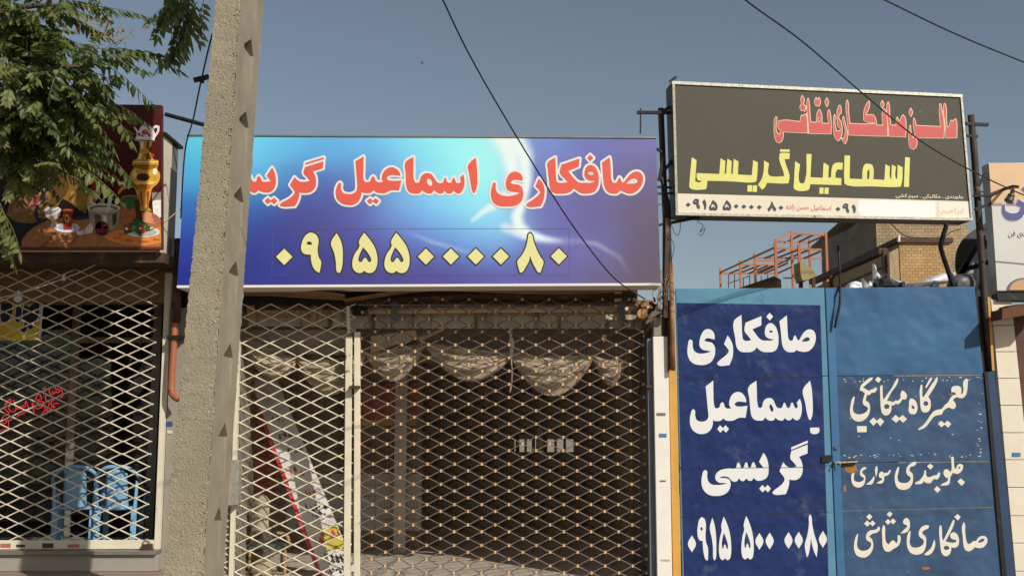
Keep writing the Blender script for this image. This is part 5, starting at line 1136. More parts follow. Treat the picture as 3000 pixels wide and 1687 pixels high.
# ------------------------------------------------------------------ posts and conduits
yc = thing('yellow_frame', 'ochre yellow gate frame with a rusty conduit between white jamb and blue gate', 'gate frame', P(1975, 1700, 10.55))
MB().prism(px([(1958, 1000), (1980, 1000), (1996, 1706), (1972, 1706)], 10.50), (0, 0.12, 0)).build('frame', M_yellow, yc, bevel=0.005)
MB().tube([P(1964, 770, 10.40), P(1968, 900, 10.40), P(1972, 1085, 10.40)], 0.024, 9).build('conduit', mat('rusty_yellow', S(190, 134, 64), 0.7, var=0.3, vscale=3, patch=(0.17, 0.08, 0.045), pscale=2.2, pthr=0.48, pwide=0.15), yc, smooth=True)
MB().prism(px([(1955, 880), (1964, 880), (1966, 1080), (1957, 1090)], 10.44), (0, 0.05, 0)).build('channel', M_brownsteel, yc)

lp = thing('steel_post', 'rusty black steel post with brackets between the blue banner and grey signboard', 'post', P(1955, 985, 10.3), 'sign posts')
MB().tube([P(1936, 318, 10.44), P(1942, 470, 10.44), P(1950, 640, 10.44), P(1949, 985, 10.48)], 0.030, 8).build('mast', M_black, lp)
MB().tube([P(1938, 520, 10.42), P(1958, 600, 10.42), P(1960, 700, 10.42), P(1962, 780, 10.42)], 0.022, 7).build('mast', M_black, lp)
MB().prism(px([(1951, 640), (1962, 640), (1956, 930), (1944, 930)], 10.38), (0, 0.03, 0)).build('flat_bar', M_brownsteel, lp)
for a, c, w_ in (((1866, 330), (1972, 331), 0.030), ((1877, 318), (1876, 392), 0.014), ((1938, 328), (1966, 312), 0.025), ((1922, 436), (1940, 446), 0.025), ((1946, 500), (1970, 470), 0.03), ((1930, 530), (1944, 460), 0.03), ((1926, 548), (1968, 550), 0.02), ((1926, 568), (1972, 566), 0.02), ((1955, 655), (2050, 636), 0.028), ((1925, 662), (1960, 650), 0.02)):
    MB().bar(P(*a, 10.42), P(*c, 10.42), w_).build('bracket', M_black, lp)
MB().bar(P(1958, 528, 10.36), P(1978, 540, 10.30), 0.03).build('bracket', mat('rust_brown', S(110, 66, 44), 0.8, var=0.3, vscale=20), lp)
MB().bar(P(1962, 240, 10.38), P(1981, 226, 10.38), 0.022).build('bracket', M_black, lp)
rp2 = thing('steel_post', 'tall rusty steel post right of the grey signboard carrying a lamp arm', 'post', P(2955, 1690, 10.5), 'sign posts')
MB().tube([P(2845, 338, 10.66), P(2856, 470, 10.66), P(2868, 640, 10.66), P(2886, 900, 10.66), P(2905, 1090, 10.66)], 0.034, 9).build('mast', mat('dark_rust', (0.05, 0.035, 0.026), 0.7, var=0.3, patch=(0.16, 0.08, 0.045), pscale=6, pthr=0.56), rp2, smooth=True)
MB().prism(px([(2856, 870), (2884, 866), (2904, 1090), (2880, 1090)], 10.68), (0, 0.06, 0)).build('plate', M_black, rp2)
MB().prism(px([(2893, 870), (2900, 870), (2914, 1085), (2907, 1085)], 10.62), (0, 0.06, 0)).build('yellow_bar', M_yellow, rp2)
MB().prism(px([(2888, 1090), (2913, 1086), (2976, 1706), (2944, 1706)], 10.61), (0, 0.10, 0)).build('gate_post', mat('post_blue', S(48, 70, 106), 0.5, var=0.2, vscale=5), rp2)
MB().prism(px([(2884, 1090), (2893, 1090), (2952, 1706), (2938, 1706)], 10.59), (0, 0.03, 0)).build('gap_strip', M_black, rp2)
for a, c, w_, Y in (((2828, 363), (2895, 366), 0.030, 10.64), ((2830, 398), (2864, 400), 0.025, 10.64), ((2864, 545), (2892, 508), 0.035, 10.64), ((2856, 615), (2902, 596), 0.03, 10.64), ((2850, 574), (2910, 573), 0.02, 10.6),
                    ((2852, 565), (2882, 562), 0.014, 10.6), ((2862, 648), (2874, 648), 0.03, 10.64), ((2868, 672), (2892, 672), 0.025, 10.64)):
    MB().bar(P(*a, Y), P(*c, Y), w_).build('bracket', M_black, rp2)
MB().tube([P(2890, 575, 10.6), P(2940, 555, 10.6), P(2968, 546, 10.38), P(2984, 548, 10.34)], 0.016, 6).build('lamp_arm', M_brownsteel, rp2)
lb = thing('sign_lamp', 'small dark lamp bulb hanging from the arm before the peach sign', 'lamp', P(2958, 590, 10.39))
MB().tube(catmull([P(2970, 548, 10.37), P(2967, 560, 10.37), P(2960, 580, 10.39), P(2954, 592, 10.39)]), [0.011] + [0.013] * 7 + [0.020] * 4 + [0.034] * 4 + [0.040] * 4 + [0.044] * 4 + [0.02], 10).build('shade', mat('lamp_grey', S(90, 90, 92), 0.3, var=0.3, vscale=12), lb, smooth=True)

# ------------------------------------------------------------------ peach and white sign, cut off by the frame
ps = thing('peach_sign', 'peach and white sign with purple script at the right edge above the marble pillar', 'sign', P(2990, 855, 10.62))
YP = 10.62
PQ = [(2896, 478), (3300, 474), (3300, 852), (2922, 852)]
MB().prism(px(PQ, YP), (0, 0.16, 0)).build('case', mat('case_white', S(214, 212, 204), 0.5, var=0.1), ps)
MB().poly([P(u, v, YP - 0.004) for u, v in ((2897, 480), (3300, 476), (3300, 600), (2905, 597))][::-1]).build('peach_face', mat('sign_peach', S(236, 196, 152), 0.45, var=0.05), ps)
MB().poly([P(u, v, YP - 0.004) for u, v in ((2905, 597), (3300, 600), (3300, 850), (2922, 850))][::-1]).build('white_face', mat('sign_white', S(224, 220, 212), 0.45, var=0.06, vscale=3), ps)
MB().poly([P(u, v, YP - 0.006) for u, v in ((2908, 596), (2975, 594), (2975, 603), (2908, 603))][::-1]).build('stripe', mat('sign_mauve', S(160, 144, 158), 0.5, var=0.1), ps)
CP = (2780, 400, 0.34483)
nun = [[[(455, 580), (475, 568), (480, 630), (530, 652), (590, 640), (612, 600), (565, 578), (592, 530), (640, 560), (700, 560), (700, 650), (640, 660), (620, 690), (560, 716), (490, 700), (455, 650)]], [[(618, 445), (640, 420), (680, 445), (640, 470)]]]
sdf_fill(nun, CP, flat(YP - 0.008), MB(), 6, 4).build('letter_outline', M_lw, ps)
letters(nun, CP, flat(YP - 0.011), mat('sign_purple', S(92, 90, 148), 0.5, var=0.05), ps)
font_text('سنتی فن', [(2954, 674), (3040, 674), (3040, 697), (2954, 697)], flat(YP - 0.008), 'lettering', mat('sign_greytext', S(120, 114, 110), 0.5, var=0.05), ps, 0.0)
arc = [(490 + 0, 1305)] + [(640 - 150 * math.cos(math.radians(t)), 1305 - 105 * math.sin(math.radians(t))) for t in range(0, 95, 10)] + [(760, 1200), (760, 1305)]
fill([[arc]], CP, flat(YP - 0.007), MB(), False).build('arc', mat('arc_mauve', S(120, 104, 116), 0.5, var=0.05), ps)
arc2 = [(515, 1303)] + [(640 - 125 * math.cos(math.radians(t)), 1303 - 88 * math.sin(math.radians(t))) for t in range(0, 95, 10)] + [(760, 1215), (760, 1303)]
fill([[arc2]], CP, flat(YP - 0.010), MB(), False).build('arc', mat('arc_orange', S(212, 170, 122), 0.5, var=0.05), ps)
MB().box((P(2925, 856, 10.62).x, 10.64, P(2950, 880, 10.62).z), (6.4, 10.78, P(2950, 857, 10.62).z)).build('soffit', M_black, ps)

# ------------------------------------------------------------------ marble pillar and doorway at the right edge
mp = thing('marble_pillar', 'cream marble tiled pillar at the right edge under the peach sign', 'pillar', P(2960, 1700, 10.55))
def pe(v): return (2903 + (v - 877) * 0.0905, 2963 + (v - 877) * 0.104)
MB().prism(px([(pe(880)[0] + 3, 880), (pe(880)[1] - 2, 880), (pe(1706)[1] - 2, 1706), (pe(1706)[0] + 3, 1706)], 10.71), (0, 0.35, 0)).build('core', mat('grout', S(196, 182, 156), 0.8, var=0.1), mp)
vs = [877, 953, 1030, 1108, 1187, 1267, 1346, 1427, 1510, 1590, 1672, 1706]
for v0, v1 in zip(vs, vs[1:]):
    a0, a1 = pe(v0 + 1); c0, c1 = pe(v1 - 1)
    MB().prism(px([(a0, v0 + 1), (a1, v0 + 1), (c1, v1 - 1), (c0, v1 - 1)], 10.68), (0, 0.06, 0)).build('tile', M_marble, mp, bevel=0.003)
u_, v_ = 2978, 1331
MB().prism(px([(u_ - 12, v_ - 6), (u_ + 12, v_ - 6), (u_ + 12, v_ + 6), (u_ - 12, v_ + 6)], 10.674), (0, 0.003, 0)).build('sticker', mat('blue_sticker', S(80, 130, 180), 0.5, var=0.3, vscale=50), mp)
dw = thing('doorway', 'dark brown wooden doorway beside the marble pillar at the right edge', 'doorway', (5.8, 10.8, 0))
MB().box((P(2964, 1200, 10.9).x, 10.9, 0), (7.0, 11.1, 2.75)).build('door', mat('door_brown', (0.09, 0.035, 0.022), 0.6, var=0.4, vscale=6), dw)
MB().prism(px([(2936, 905), (3100, 870), (3100, 905), (2936, 935)], 10.3), (0, 0.25, 0)).build('beam', mat('beam_brown', S(112, 70, 48), 0.8, var=0.3, vscale=7), dw)
MB().prism(px([(2952, 895), (3100, 880), (3100, 902), (2952, 906)], 10.5), (0, 0.2, 0)).build('fascia', M_black, dw)

# ------------------------------------------------------------------ concrete utility pole
cp = thing('utility_pole', 'leaning rough concrete utility pole with pockets in front of the shops', 'utility pole', P(570, 1687, 7.8) * 1.0)
yf = 7.5
def stn(v, ul, uc, ur):
    fl = P(ul, v, yf); fr2 = P(uc, v, yf)
    kk = (1500 - uc) / (1500 - ur)
    yb = yf * kk
    br = Vector((fr2.x, yb, fr2.z)); bl = Vector((fl.x, yb, fr2.z)); fl.z = fr2.z
    return fl, fr2, br, bl
S0 = stn(1687, 478, 594, 655); S1 = stn(0, 632, 705, 768)
cp.location = Vector((S0[0].x + 0.14, 7.78, 0))
def corner(k, z):
    t = (z - S0[k].z) / (S1[k].z - S0[k].z); p = S0[k] + (S1[k] - S0[k]) * t; p.z = z; return p
ztop = 8.6
pt_v = [-120, 104, 318, 540, 760, 1003, 1237, 1485]
pockets = []
for v in pt_v:
    t = (1687 - v) / 1687; zt = S0[1].z + (S1[1].z - S0[1].z) * t * 1.0
    pockets.append(P(1500 - (1500 - (650 + 90 * t)), v, 7.78).z)
zz = pockets[0] + 0.58
while zz < ztop - 0.1:
    pockets.append(zz); zz += 0.58
pockets.sort()
mbp = MB(); mbs = MB()
lv = [-0.1] + [0.025 * i for i in range(1, int(ztop / 0.025))] + [ztop]
Rp = random.Random(3)
jit = {}
def cj(k, z):
    p = corner(k, z); key = (k, round(z, 3))
    if key not in jit: jit[key] = (Rp.gauss(0, 0.003), Rp.gauss(0, 0.002))
    return p + Vector((jit[key][0], jit[key][1], 0))
for k0, k1, nc in ((0, 1, 10), (2, 3, 3), (3, 0, 10)):
    rows_ = []
    for z in lv:
        a, c = cj(k0, z), cj(k1, z); row = []
        for i in range(nc + 1):
            q = a + (c - a) * (i / nc)
            if 0 < i < nc: q = q + Vector((Rp.gauss(0, 0.001), Rp.gauss(0, 0.0011), Rp.gauss(0, 0.003)))
            row.append(q)
        rows_.append(row)
    i0 = len(mbp.v)
    for row in rows_: mbp.v += row
    for j in range(len(lv) - 1):
        for i in range(nc):
            x_ = i0 + j * (nc + 1) + i
            mbp.f.append((x_, x_ + 1, x_ + nc + 2, x_ + nc + 1)); mbp.m.append(0)
mbp.poly([corner(k, ztop) for k in range(4)])
mbp.build('shaft', M_conc, cp, smooth=True)
gv = MB()
for i in range(1500):
    z = Rp.uniform(0.3, 5.2)
    a, c = corner(0, z), corner(1, z)
    mode = Rp.random()
    t_ = Rp.gauss(0.94, 0.05) if mode < 0.35 else (Rp.gauss(0.0, 0.02) if mode < 0.5 else Rp.uniform(0.02, 1.0))
    t_ = min(1.0, max(0.0, t_))
    q = a + (c - a) * t_
    r1 = Rp.uniform(0.003, 0.0075) * (1.25 if mode < 0.35 else 1.0)
    gv.mi = Rp.choice([0, 0, 1, 2])
    ax = [Vector((r1 * Rp.uniform(.7, 1.3), 0, 0)), Vector((0, r1 * 0.7, 0)), Vector((0, 0, r1 * Rp.uniform(.7, 1.3)))]
    i0 = len(gv.v)
    gv.v += [q + ax[0], q - ax[0], q + ax[1], q - ax[1], q + ax[2], q - ax[2]]
    for f in ((0, 2, 4), (2, 1, 4), (1, 3, 4), (3, 0, 4), (2, 0, 5), (1, 2, 5), (3, 1, 5), (0, 3, 5)):
        gv.f.append(tuple(i0 + q_ for q_ in f)); gv.m.append(gv.mi)
setp(gv.build('gravel', [mat('gravel_a', S(172, 158, 132), 0.9, var=0.2), mat('gravel_b', S(190, 175, 148), 0.9, var=0.2), mat('gravel_c', S(130, 118, 102), 0.9, var=0.2)], cp), kind='stuff')
def side(f, z):
    a, c = (cj(1, z), cj(2, z)) if any(abs(z - q) < 1e-6 for q in lv) else (corner(1, z), corner(2, z))
    return a + (c - a) * f
fa, fb = 0.28, 0.72
zs = sorted(set([-0.1, ztop] + [q for q in pockets] + [q - 0.42 for q in pockets] + [q - 0.1 for q in pockets]))
zs = [z for z in zs if -0.1 <= z <= ztop]
for z0, z1 in zip(zs, zs[1:]):
    mbs.quad(side(0, z0), side(fa, z0), side(fa, z1), side(0, z1))
    mbs.quad(side(fb, z0), side(1, z0), side(1, z1), side(fb, z1))
    inp = any(q - 0.42 - 1e-6 <= z0 and z1 <= q + 1e-6 for q in pockets)
    if not inp:
        mbs.quad(side(fa, z0), side(fb, z0), side(fb, z1), side(fa, z1))
dpt = Vector((-0.085, 0, 0))
for q in pockets:
    a, c, d, e = side(fa, q), side(fb, q), side(fb, q - 0.42), side(fa, q - 0.42)
    m_ = side((fa + fb) / 2 + 0.06, q); sh = Vector((0, 0, 0.10))
    a1, c1 = side(fa, q - 0.1), side(fb, q - 0.1)
    # triangular head, back slope running out to the face
    deep = Vector((-0.19, 0, 0)); dpt = Vector((-0.025, 0, 0))
    mbs.poly([a, m_, a1]); mbs.poly([m_, c, c1])
    mbs.quad(a1, m_, m_ + deep, a1 + deep); mbs.quad(m_, c1, c1 + deep, m_ + deep)
    mbs.poly([a1 + deep, m_ + deep, c1 + deep])
    mbs.quad(a1 + dpt, c1 + dpt, c1 + deep, a1 + deep)
    mbs.quad(a1 + dpt, c1 + dpt, d, e)
    mbs.poly([a1, a1 + dpt, e]); mbs.poly([c1, d, c1 + dpt])
mbs.build('pocketed_side', M_concs, cp)
MB().bar(P(568, 236, 7.9), P(690, 206, 7.9), 0.035, 0.03).build('bracket', M_black, cp)
MB().bar(P(590, 232, 7.9), P(592, 243, 7.9), 0.03, 0.03).build('bracket', M_black, cp)

# ------------------------------------------------------------------ cables
def cable(pts, r, label, name='cable', m=None, n=12):
    P3 = [P(u, v, Y) for u, v, Y in pts]
    base = P3[-1]
    o = MB().tube(catmull(P3, n), r, 6).build(name, m or M_cable, None, smooth=True, loc=base)
    return setp(o, label, 'cable')
cable([(1200, -200, 6.2), (1297, 0, 6.7), (1372, 155, 7.2), (1480, 345, 7.8), (1640, 605, 8.6), (1740, 745, 9.1), (1800, 815, 9.5), (1850, 852, 10.0), (1890, 876, 10.45)], 0.0062, 'black overhead cable crossing the middle of the blue banner')
cable([(2000, -160, 6.2), (2183, 0, 6.8), (2350, 122, 7.6), (2540, 285, 8.6), (2700, 415, 9.3), (2850, 502, 9.6), (3000, 572, 10.0), (3200, 650, 10.2)], 0.0062, 'black overhead cable crossing the red lettering of the grey signboard')
cable([(2400, -90, 7.5), (2590, 0, 7.8), (2790, 96, 8.3), (3000, 183, 8.8), (3300, 300, 9.4)], 0.0062, 'black overhead cable in the top right corner of the sky')
cable([(622, 100, 8.3), (606, 165, 8.5), (584, 262, 8.9), (566, 350, 9.4), (546, 420, 9.9), (537, 500, 10.1), (530, 640, 10.4)], 0.007, 'black cable running down the left side of the concrete pole')
cable([(2610, 655, 20), (2650, 690, 20), (2700, 697, 20), (2760, 695, 20), (2790, 678, 20), (2815, 672, 20)], 0.010, 'thin sagging cable in front of the brick building')
for i, pts in enumerate([[(1966, 632), (1965, 650), (1975, 680), (1985, 690), (1993, 670), (1993, 640)], [(1945, 300 + 330), (1940, 600), (1920, 610), (1918, 660)], [(1960, 690), (1975, 720), (1968, 760), (1966, 800)], [(2052, 640), (2044, 650), (2060, 660), (2050, 680), (2066, 668), (2056, 690), (2046, 684)]]):
    o = MB().tube(catmull([P(u, v, 10.36) for u, v in pts], 6), 0.0035, 5).build('loose_wire', M_cable, lp, smooth=True)
Rw = random.Random(11)
tw_ = MB()
for i in range(16):
    u, v = Rw.uniform(1930, 1962), Rw.uniform(790, 850); pts = []
    for k in range(5):
        pts.append(P(u, v, 10.36 + Rw.uniform(-0.05, 0.05))); u += Rw.gauss(0, 10); v += Rw.uniform(5, 34)
    tw_.tube(catmull(pts, 4), 0.0028, 4)
setp(tw_.build('wire_tangle', mat('pale_wire', S(150, 128, 96), 0.7, var=0.4, vscale=20), lp), kind='stuff')
cl2 = MB()
for i in range(14):
    p = P(Rw.uniform(1900, 1932), Rw.uniform(868, 985), 10.52 + Rw.uniform(0, .1)); s_ = Rw.uniform(0.015, 0.05)
    cl2.bar(p, p + Vector((Rw.gauss(0, .05), Rw.gauss(0, .04), Rw.gauss(0, .05))), s_, s_ * 0.5)
setp(cl2.build('rubble_filling', M_brownsteel, rs), kind='stuff')

sl = thing('string_lights', 'pale cord of bulbs sagging from the sign end across the tea house grille', 'string lights', P(300, 770, 10.2))
MB().tube(catmull([P(533, 610, 10.15), P(430, 688, 10.2), P(310, 757, 10.25), P(250, 790, 10.3), P(180, 818, 10.3), P(60, 858, 10.3), (P(-80, 880, 10.3)), P(-300, 860, 10.3)], 8), 0.0055, 5).build('cord', mat('cord_cream', S(226, 214, 186), 0.6, var=0.1), sl, smooth=True)
M_bulb = mat('bulb_white', S(210, 208, 204), 0.25, var=0.05)
for u, v, r_ in ((53, 874, 0.042), (186, 816, 0.024)):
    q = P(u, v, 10.3)
    bo = MB().ball(q, r_, 14).build('bulb', M_bulb, sl, smooth=True)
    MB().tube([q + Vector((0, 0, r_ * 0.8)), q + Vector((0, 0, r_ * 1.7))], 0.016, 8).build('socket', M_bulb, bo)
# ------------------------------------------------------------------ plastic chairs in the tea house
M_chair = mat('chair_blue', S(132, 180, 216), 0.38, var=0.06, vscale=4)
def make_chair(label):
    t = thing('plastic_chair', label, 'chair', (0, 0, 0), 'blue plastic chairs')
    # local: back towards -y (the camera), seat towards +y
    def backfn(a, b):
        x = (a - 0.5) * 0.25 * (1 - 0.08 * b); z = 0.44 + b * 0.40 - 0.05 * (2 * a - 1) ** 2 * b
        return (x, -0.21 - 0.10 * b + 0.05 * (2 * a - 1) ** 2, z)
    mb = MB().grid(backfn, 8, 8)
    bk = mb.build('backrest', M_chair, t, smooth=True, local=True)
    md = bk.modifiers.new('solid', 'SOLIDIFY'); md.thickness = 0.012
    hp = [(-0.25, -0.02, 0.62), (-0.26, -0.12, 0.68), (-0.235, -0.22, 0.76), (-0.14, -0.30, 0.835), (0, -0.325, 0.855), (0.14, -0.30, 0.835), (0.235, -0.22, 0.76), (0.26, -0.12, 0.68), (0.25, -0.02, 0.62)]
    MB().tube(catmull(hp, 5), 0.020, 8).build('back_hoop', M_chair, t, smooth=True, local=True)
    for s in (-1, 1):
        MB().tube(catmull([(s * 0.25, -0.04, 0.63), (s * 0.265, 0.08, 0.635), (s * 0.26, 0.18, 0.62), (s * 0.24, 0.22, 0.55), (s * 0.235, 0.22, 0.43)], 5), 0.022, 8).build('armrest', M_chair, t, smooth=True, local=True)
        MB().prism([(s * 0.19, -0.24, 0.44), (s * 0.24, -0.22, 0.44), (s * 0.245, -0.24, 0.70), (s * 0.215, -0.26, 0.72)], (0, 0.03, 0)).build('side_stay', M_chair, t, local=True, bevel=0.006)
        for y0, y1 in ((-0.23, -0.27), (0.20, 0.24)):
            MB().prism([(s * 0.20 - 0.030, y1, 0), (s * 0.20 + 0.030, y1, 0), (s * 0.205 + 0.036, y0, 0.44), (s * 0.205 - 0.036, y0, 0.44)], (0, 0.045, 0)).build('leg', M_chair, t, local=True, bevel=0.006)
    st = MB().grid(lambda a, b: ((a - 0.5) * 0.46, -0.22 + b * 0.46, 0.445 - 0.02 * math.sin(a * math.pi) * math.sin(b * math.pi)), 6, 6).build('seat', M_chair, t, smooth=True, local=True)
    md = st.modifiers.new('solid', 'SOLIDIFY'); md.thickness = 0.03
    return t
def dup(t, label):
    r = t.copy(); COL.objects.link(r); r['label'] = label
    for ch in t.children:
        c = ch.copy(); COL.objects.link(c); c.parent = r
    return r
ch1 = make_chair('left one of two blue plastic chairs behind the tea house grille')
ch2 = dup(ch1, 'right one of two blue plastic chairs behind the tea house grille')
c1 = P(222, 1440, 11.1); c2 = P(349, 1440, 11.1)
ch1.location = (c1.x, 11.15, 0.27); ch1.rotation_euler = (0, 0, math.radians(14)); ch1.scale = (0.86, 0.86, 1.04)
ch2.location = (c2.x, 11.15, 0.27); ch2.rotation_euler = (0, 0, math.radians(8)); ch2.scale = (0.86, 0.86, 1.04)

# ------------------------------------------------------------------ things behind the middle grilles
dr = thing('plastic_drape', 'tan plastic sheet tied up in swags across the workshop opening', 'curtain', P(1400, 1140, 10.86))
M_drape = mat('drape_plastic', (0.37, 0.29, 0.20), 0.40, var=0.25, vscale=7, bump=0.02, bscale=9, spec=0.5)
anch = [(700, 985), (870, 1060), (1072, 1040), (1245, 1012), (1497, 1045), (1738, 1050), (1838, 1060)]
for i, ((ua, va), (ub, vb2)) in enumerate(zip(anch, anch[1:])):
    top_s, bot_s = [(8, 85), (14, 108), (6, 90), (4, 88), (6, 112), (10, 74)][i]
    ph = R.uniform(0, 6)
    def sw(a, b, ua=ua, va=va, ub=ub, vb2=vb2, t_=top_s, b_=bot_s, ph=ph):
        k = math.sin(math.pi * a) ** 0.8
        u = ua + (ub - ua) * a; v = va + (vb2 - va) * a + t_ * k * (1 - b) + b_ * k * b - 12 * (1 - b)
        Y = 10.86 - 0.12 * math.sin(math.pi * b) * k + 0.025 * math.sin(b * 19 + a * 6 + ph) * k + 0.012 * math.sin(a * 25 + b * 13)
        return P(u, v, Y)
    o = MB().grid(sw, 26, 22); o.f = [f[::-1] for f in o.f]
    o.build('swag', M_drape, dr, smooth=True)
MB().tube(catmull([P(1497, 955, 10.8), P(1496, 985, 10.8), P(1499, 1010, 10.8), P(1497, 1045, 10.8)], 5), [0.016] * 7 + [0.03] * 4 + [0.02] * 5, 7).build('tie', mat('tie_white', (0.5, 0.45, 0.38), 0.6), dr, smooth=True)
MB().tube(catmull([P(1497, 1045, 10.8), P(1500, 1100, 10.8), P(1494, 1150, 10.8)], 5), 0.008, 6).build('tie', M_drape, dr)
MB().prism(px([(1040, 958), (1880, 956), (1880, 1062), (1040, 1062)], 11.02), (0, 0.03, 0)).build('valance', mat('valance_brown', (0.15, 0.11, 0.078), 0.85, var=0.3, vscale=5), dr)
MB().prism(px([(690, 962), (1035, 964), (1035, 1040), (690, 1030)], 11.02), (0, 0.03, 0)).build('valance', mat('valance_tan', (0.34, 0.28, 0.21), 0.85, var=0.3, vscale=5), dr)
pp = thing('cardboard_sheet', 'crumpled pale cardboard sheet hanging above the left swag of plastic', 'cardboard', P(1160, 1030, 10.8))
MB().prism(px([(1086, 985), (1216, 966), (1224, 992), (1160, 1010), (1086, 1034)], 10.78), (0, 0.01, 0)).build('sheet', mat('cardboard', S(186, 166, 132), 0.8, var=0.2, vscale=6), pp)
MB().prism(px([(1224, 990), (1300, 960), (1302, 966), (1230, 1002)], 10.76), (0, 0.01, 0)).build('flap', mat('cardboard', S(186, 166, 132)), pp)
for (u0, v0, u1, v1) in ((1764, 1015, 1852, 1225), (1842, 1040, 1850, 1228)):
    pass
cn = thing('white_canister', 'white plastic canister on the ledge of the back window in the workshop', 'canister', P(1580, 1322, 16.3))
MB().tube([P(1582, 1321, 16.3), P(1582, 1290, 16.3), P(1582, 1270, 16.3), P(1580, 1252, 16.3)], [0.06, 0.06, 0.05, 0.025], 10).build('bottle', mat('canister_white', (0.7, 0.7, 0.7), 0.4), cn, smooth=True)
st = thing('rusty_props', 'pair of thin rusty rods leaning in the right of the workshop opening', 'rods', P(1848, 1228, 11.2))
MB().tube([P(1764, 1015, 11.15), P(1852, 1228, 11.2)], 0.010, 6).build('rod', M_brownsteel, st); MB().tube([P(1842, 1040, 11.15), P(1850, 1228, 11.2)], 0.008, 6).build('rod', M_brownsteel, st)

# leaning white sign board with red edge
lbq = thing('leaning_board', 'long white sign board with red edge leaning behind the narrow cream grille', 'board', P(950, 1700, 11.0))
p_tl, p_tr, p_br, p_bl = P(722, 1095, 11.75), P(800, 1085, 11.75), P(1056, 1700, 11.05), P(944, 1700, 11.05)
nrm = (p_tr - p_tl).cross(p_bl - p_tl).normalized()
if nrm.y > 0: nrm = -nrm
MB().prism([p_tl, p_tr, p_br, p_bl], -nrm * 0.03).build('panel', mat('board_white', (0.66, 0.64, 0.60), 0.5, var=0.1, vscale=5), lbq)
def bp(a, b, d=0.004):
    return p_tl * (1 - a) * (1 - b) + p_tr * a * (1 - b) + p_br * a * b + p_bl * (1 - a) * b + nrm * d
MB().prism([bp(-0.06, 0), bp(0.06, 0), bp(0.06, 1), bp(-0.06, 1)], -nrm * 0.04).build('red_edge', mat('board_red', (0.56, 0.03, 0.05), 0.45, var=0.1), lbq)
MB().prism([bp(0.40, 0.77), bp(0.98, 0.75), bp(0.98, 0.85), bp(0.40, 0.87)], -nrm * 0.003).build('yellow_patch', mat('board_yellow', (0.55, 0.42, 0.06), 0.5, var=0.1), lbq)
Rb = random.Random(5)
for mm, rows in ((mat('mark_red', (0.55, 0.03, 0.05), 0.5, var=0), ((0.50, 0.2, 0.9), (0.60, 0.2, 0.9), (0.80, 0.45, 0.93), (0.83, 0.2, 0.4))), (mat('mark_black', (0.03, 0.03, 0.04), 0.5, var=0), ((0.25, 0.3, 0.7), (0.33, 0.3, 0.7), (0.40, 0.4, 0.8), (0.67, 0.3, 0.9), (0.70, 0.4, 0.8), (0.89, 0.3, 0.9), (0.91, 0.35, 0.9), (0.96, 0.3, 0.9)))):
    mk = MB()
    for b0, a0, a1 in rows:
        a = a0
        while a < a1:
            w_ = Rb.uniform(0.03, 0.16); h_ = Rb.uniform(0.004, 0.022); sk = Rb.uniform(-0.012, 0.012)
            mk.poly([bp(a, b0 + sk, 0.007), bp(a + w_ * 0.6, b0 - h_ + sk, 0.007), bp(a + w_, b0 + sk, 0.007), bp(a + w_ * 0.5, b0 + h_ * 0.6 + sk, 0.007)])
            a += w_ + Rb.uniform(0.0, 0.05)
    mk.build('painted_marks', mm, lbq)
rb_ = thing('red_board', 'dark red painted board standing behind the leaning white board', 'board', P(760, 1480, 11.9))
MB().prism(px([(738, 1040), (795, 1045), (810, 1460), (735, 1470)], 11.9), (0, 0.04, 0)).build('panel', mat('maroon_board', (0.30, 0.035, 0.03), 0.6, var=0.35, vscale=4), rb_)
MB().prism(px([(731, 1040), (738, 1040), (734, 1600), (726, 1600)], 11.88), (0, 0.05, 0)).build('white_edge', mat('edge_white', (0.6, 0.55, 0.5), 0.6), rb_)
tbd = thing('timber_strips', 'bundle of pale timber strips standing upright by the pole side of the grille', 'timber', P(715, 1600, 11.2))
for i in range(5):
    u = 706 + i * 6
    MB().bar(P(u + R.uniform(-2, 2), 1050 + R.uniform(-20, 160), 11.2 + 0.02 * i), P(u - 16 + R.uniform(-3, 3), 1672, 11.15 + 0.02 * i), 0.026, 0.02).build('strip', M_wood, tbd)
ck = thing('old_chair', 'old chair with rounded pale back and green seat behind the cream grille', 'chair', P(780, 1680, 11.5))
MB().grid(lambda a, b: P(735 + a * 50 + 6 * b, 1560 - 95 * b - 20 * math.sin(a * math.pi) * b, 11.45 - 0.06 * math.sin(a * math.pi)), 8, 6).build('backrest', mat('chair_cream', (0.42, 0.35, 0.26), 0.7, var=0.15), ck, smooth=True)
MB().prism(px([(722, 1594), (836, 1592), (846, 1606), (716, 1608)], 11.3), (0, 0.4, 0.0)).build('seat', mat('chair_green', (0.05, 0.09, 0.07), 0.6, var=0.3), ck, bevel=0.01)
for u, Y in ((732, 11.32), (836, 11.32), (742, 11.66), (826, 11.66)):
    a = P(u, 1604, Y); MB().tube([a, Vector((a.x, a.y, 0.05))], 0.014, 7).build('leg', M_wood, ck)
MB().tube(catmull([P(812, 1560, 11.4), P(840, 1568, 11.38), P(850, 1600, 11.36)], 6), 0.018, 7).build('armrest', M_wood, ck, smooth=True)
sk_ = thing('cloth_sack', 'slumped tan cloth sack on the floor under the old chair', 'sack', P(790, 1660, 11.2))
MB().ball(Vector((P(770, 1650, 11.25).x, 11.3, 0.12)), 0.14, 14, 0.7).build('bag', mat('sack_tan', (0.38, 0.30, 0.2), 0.9, var=0.3, vscale=9, bump=0.02, bscale=14), sk_, smooth=True)
fb = thing('floor_plank', 'narrow pale metal strip lying across the sunlit workshop floor', 'plank', P(1130, 1687, 11.2))
a = P(1170, 1620, 12.9); a.z = 0.062; c = P(1095, 1706, 10.9); c.z = 0.062
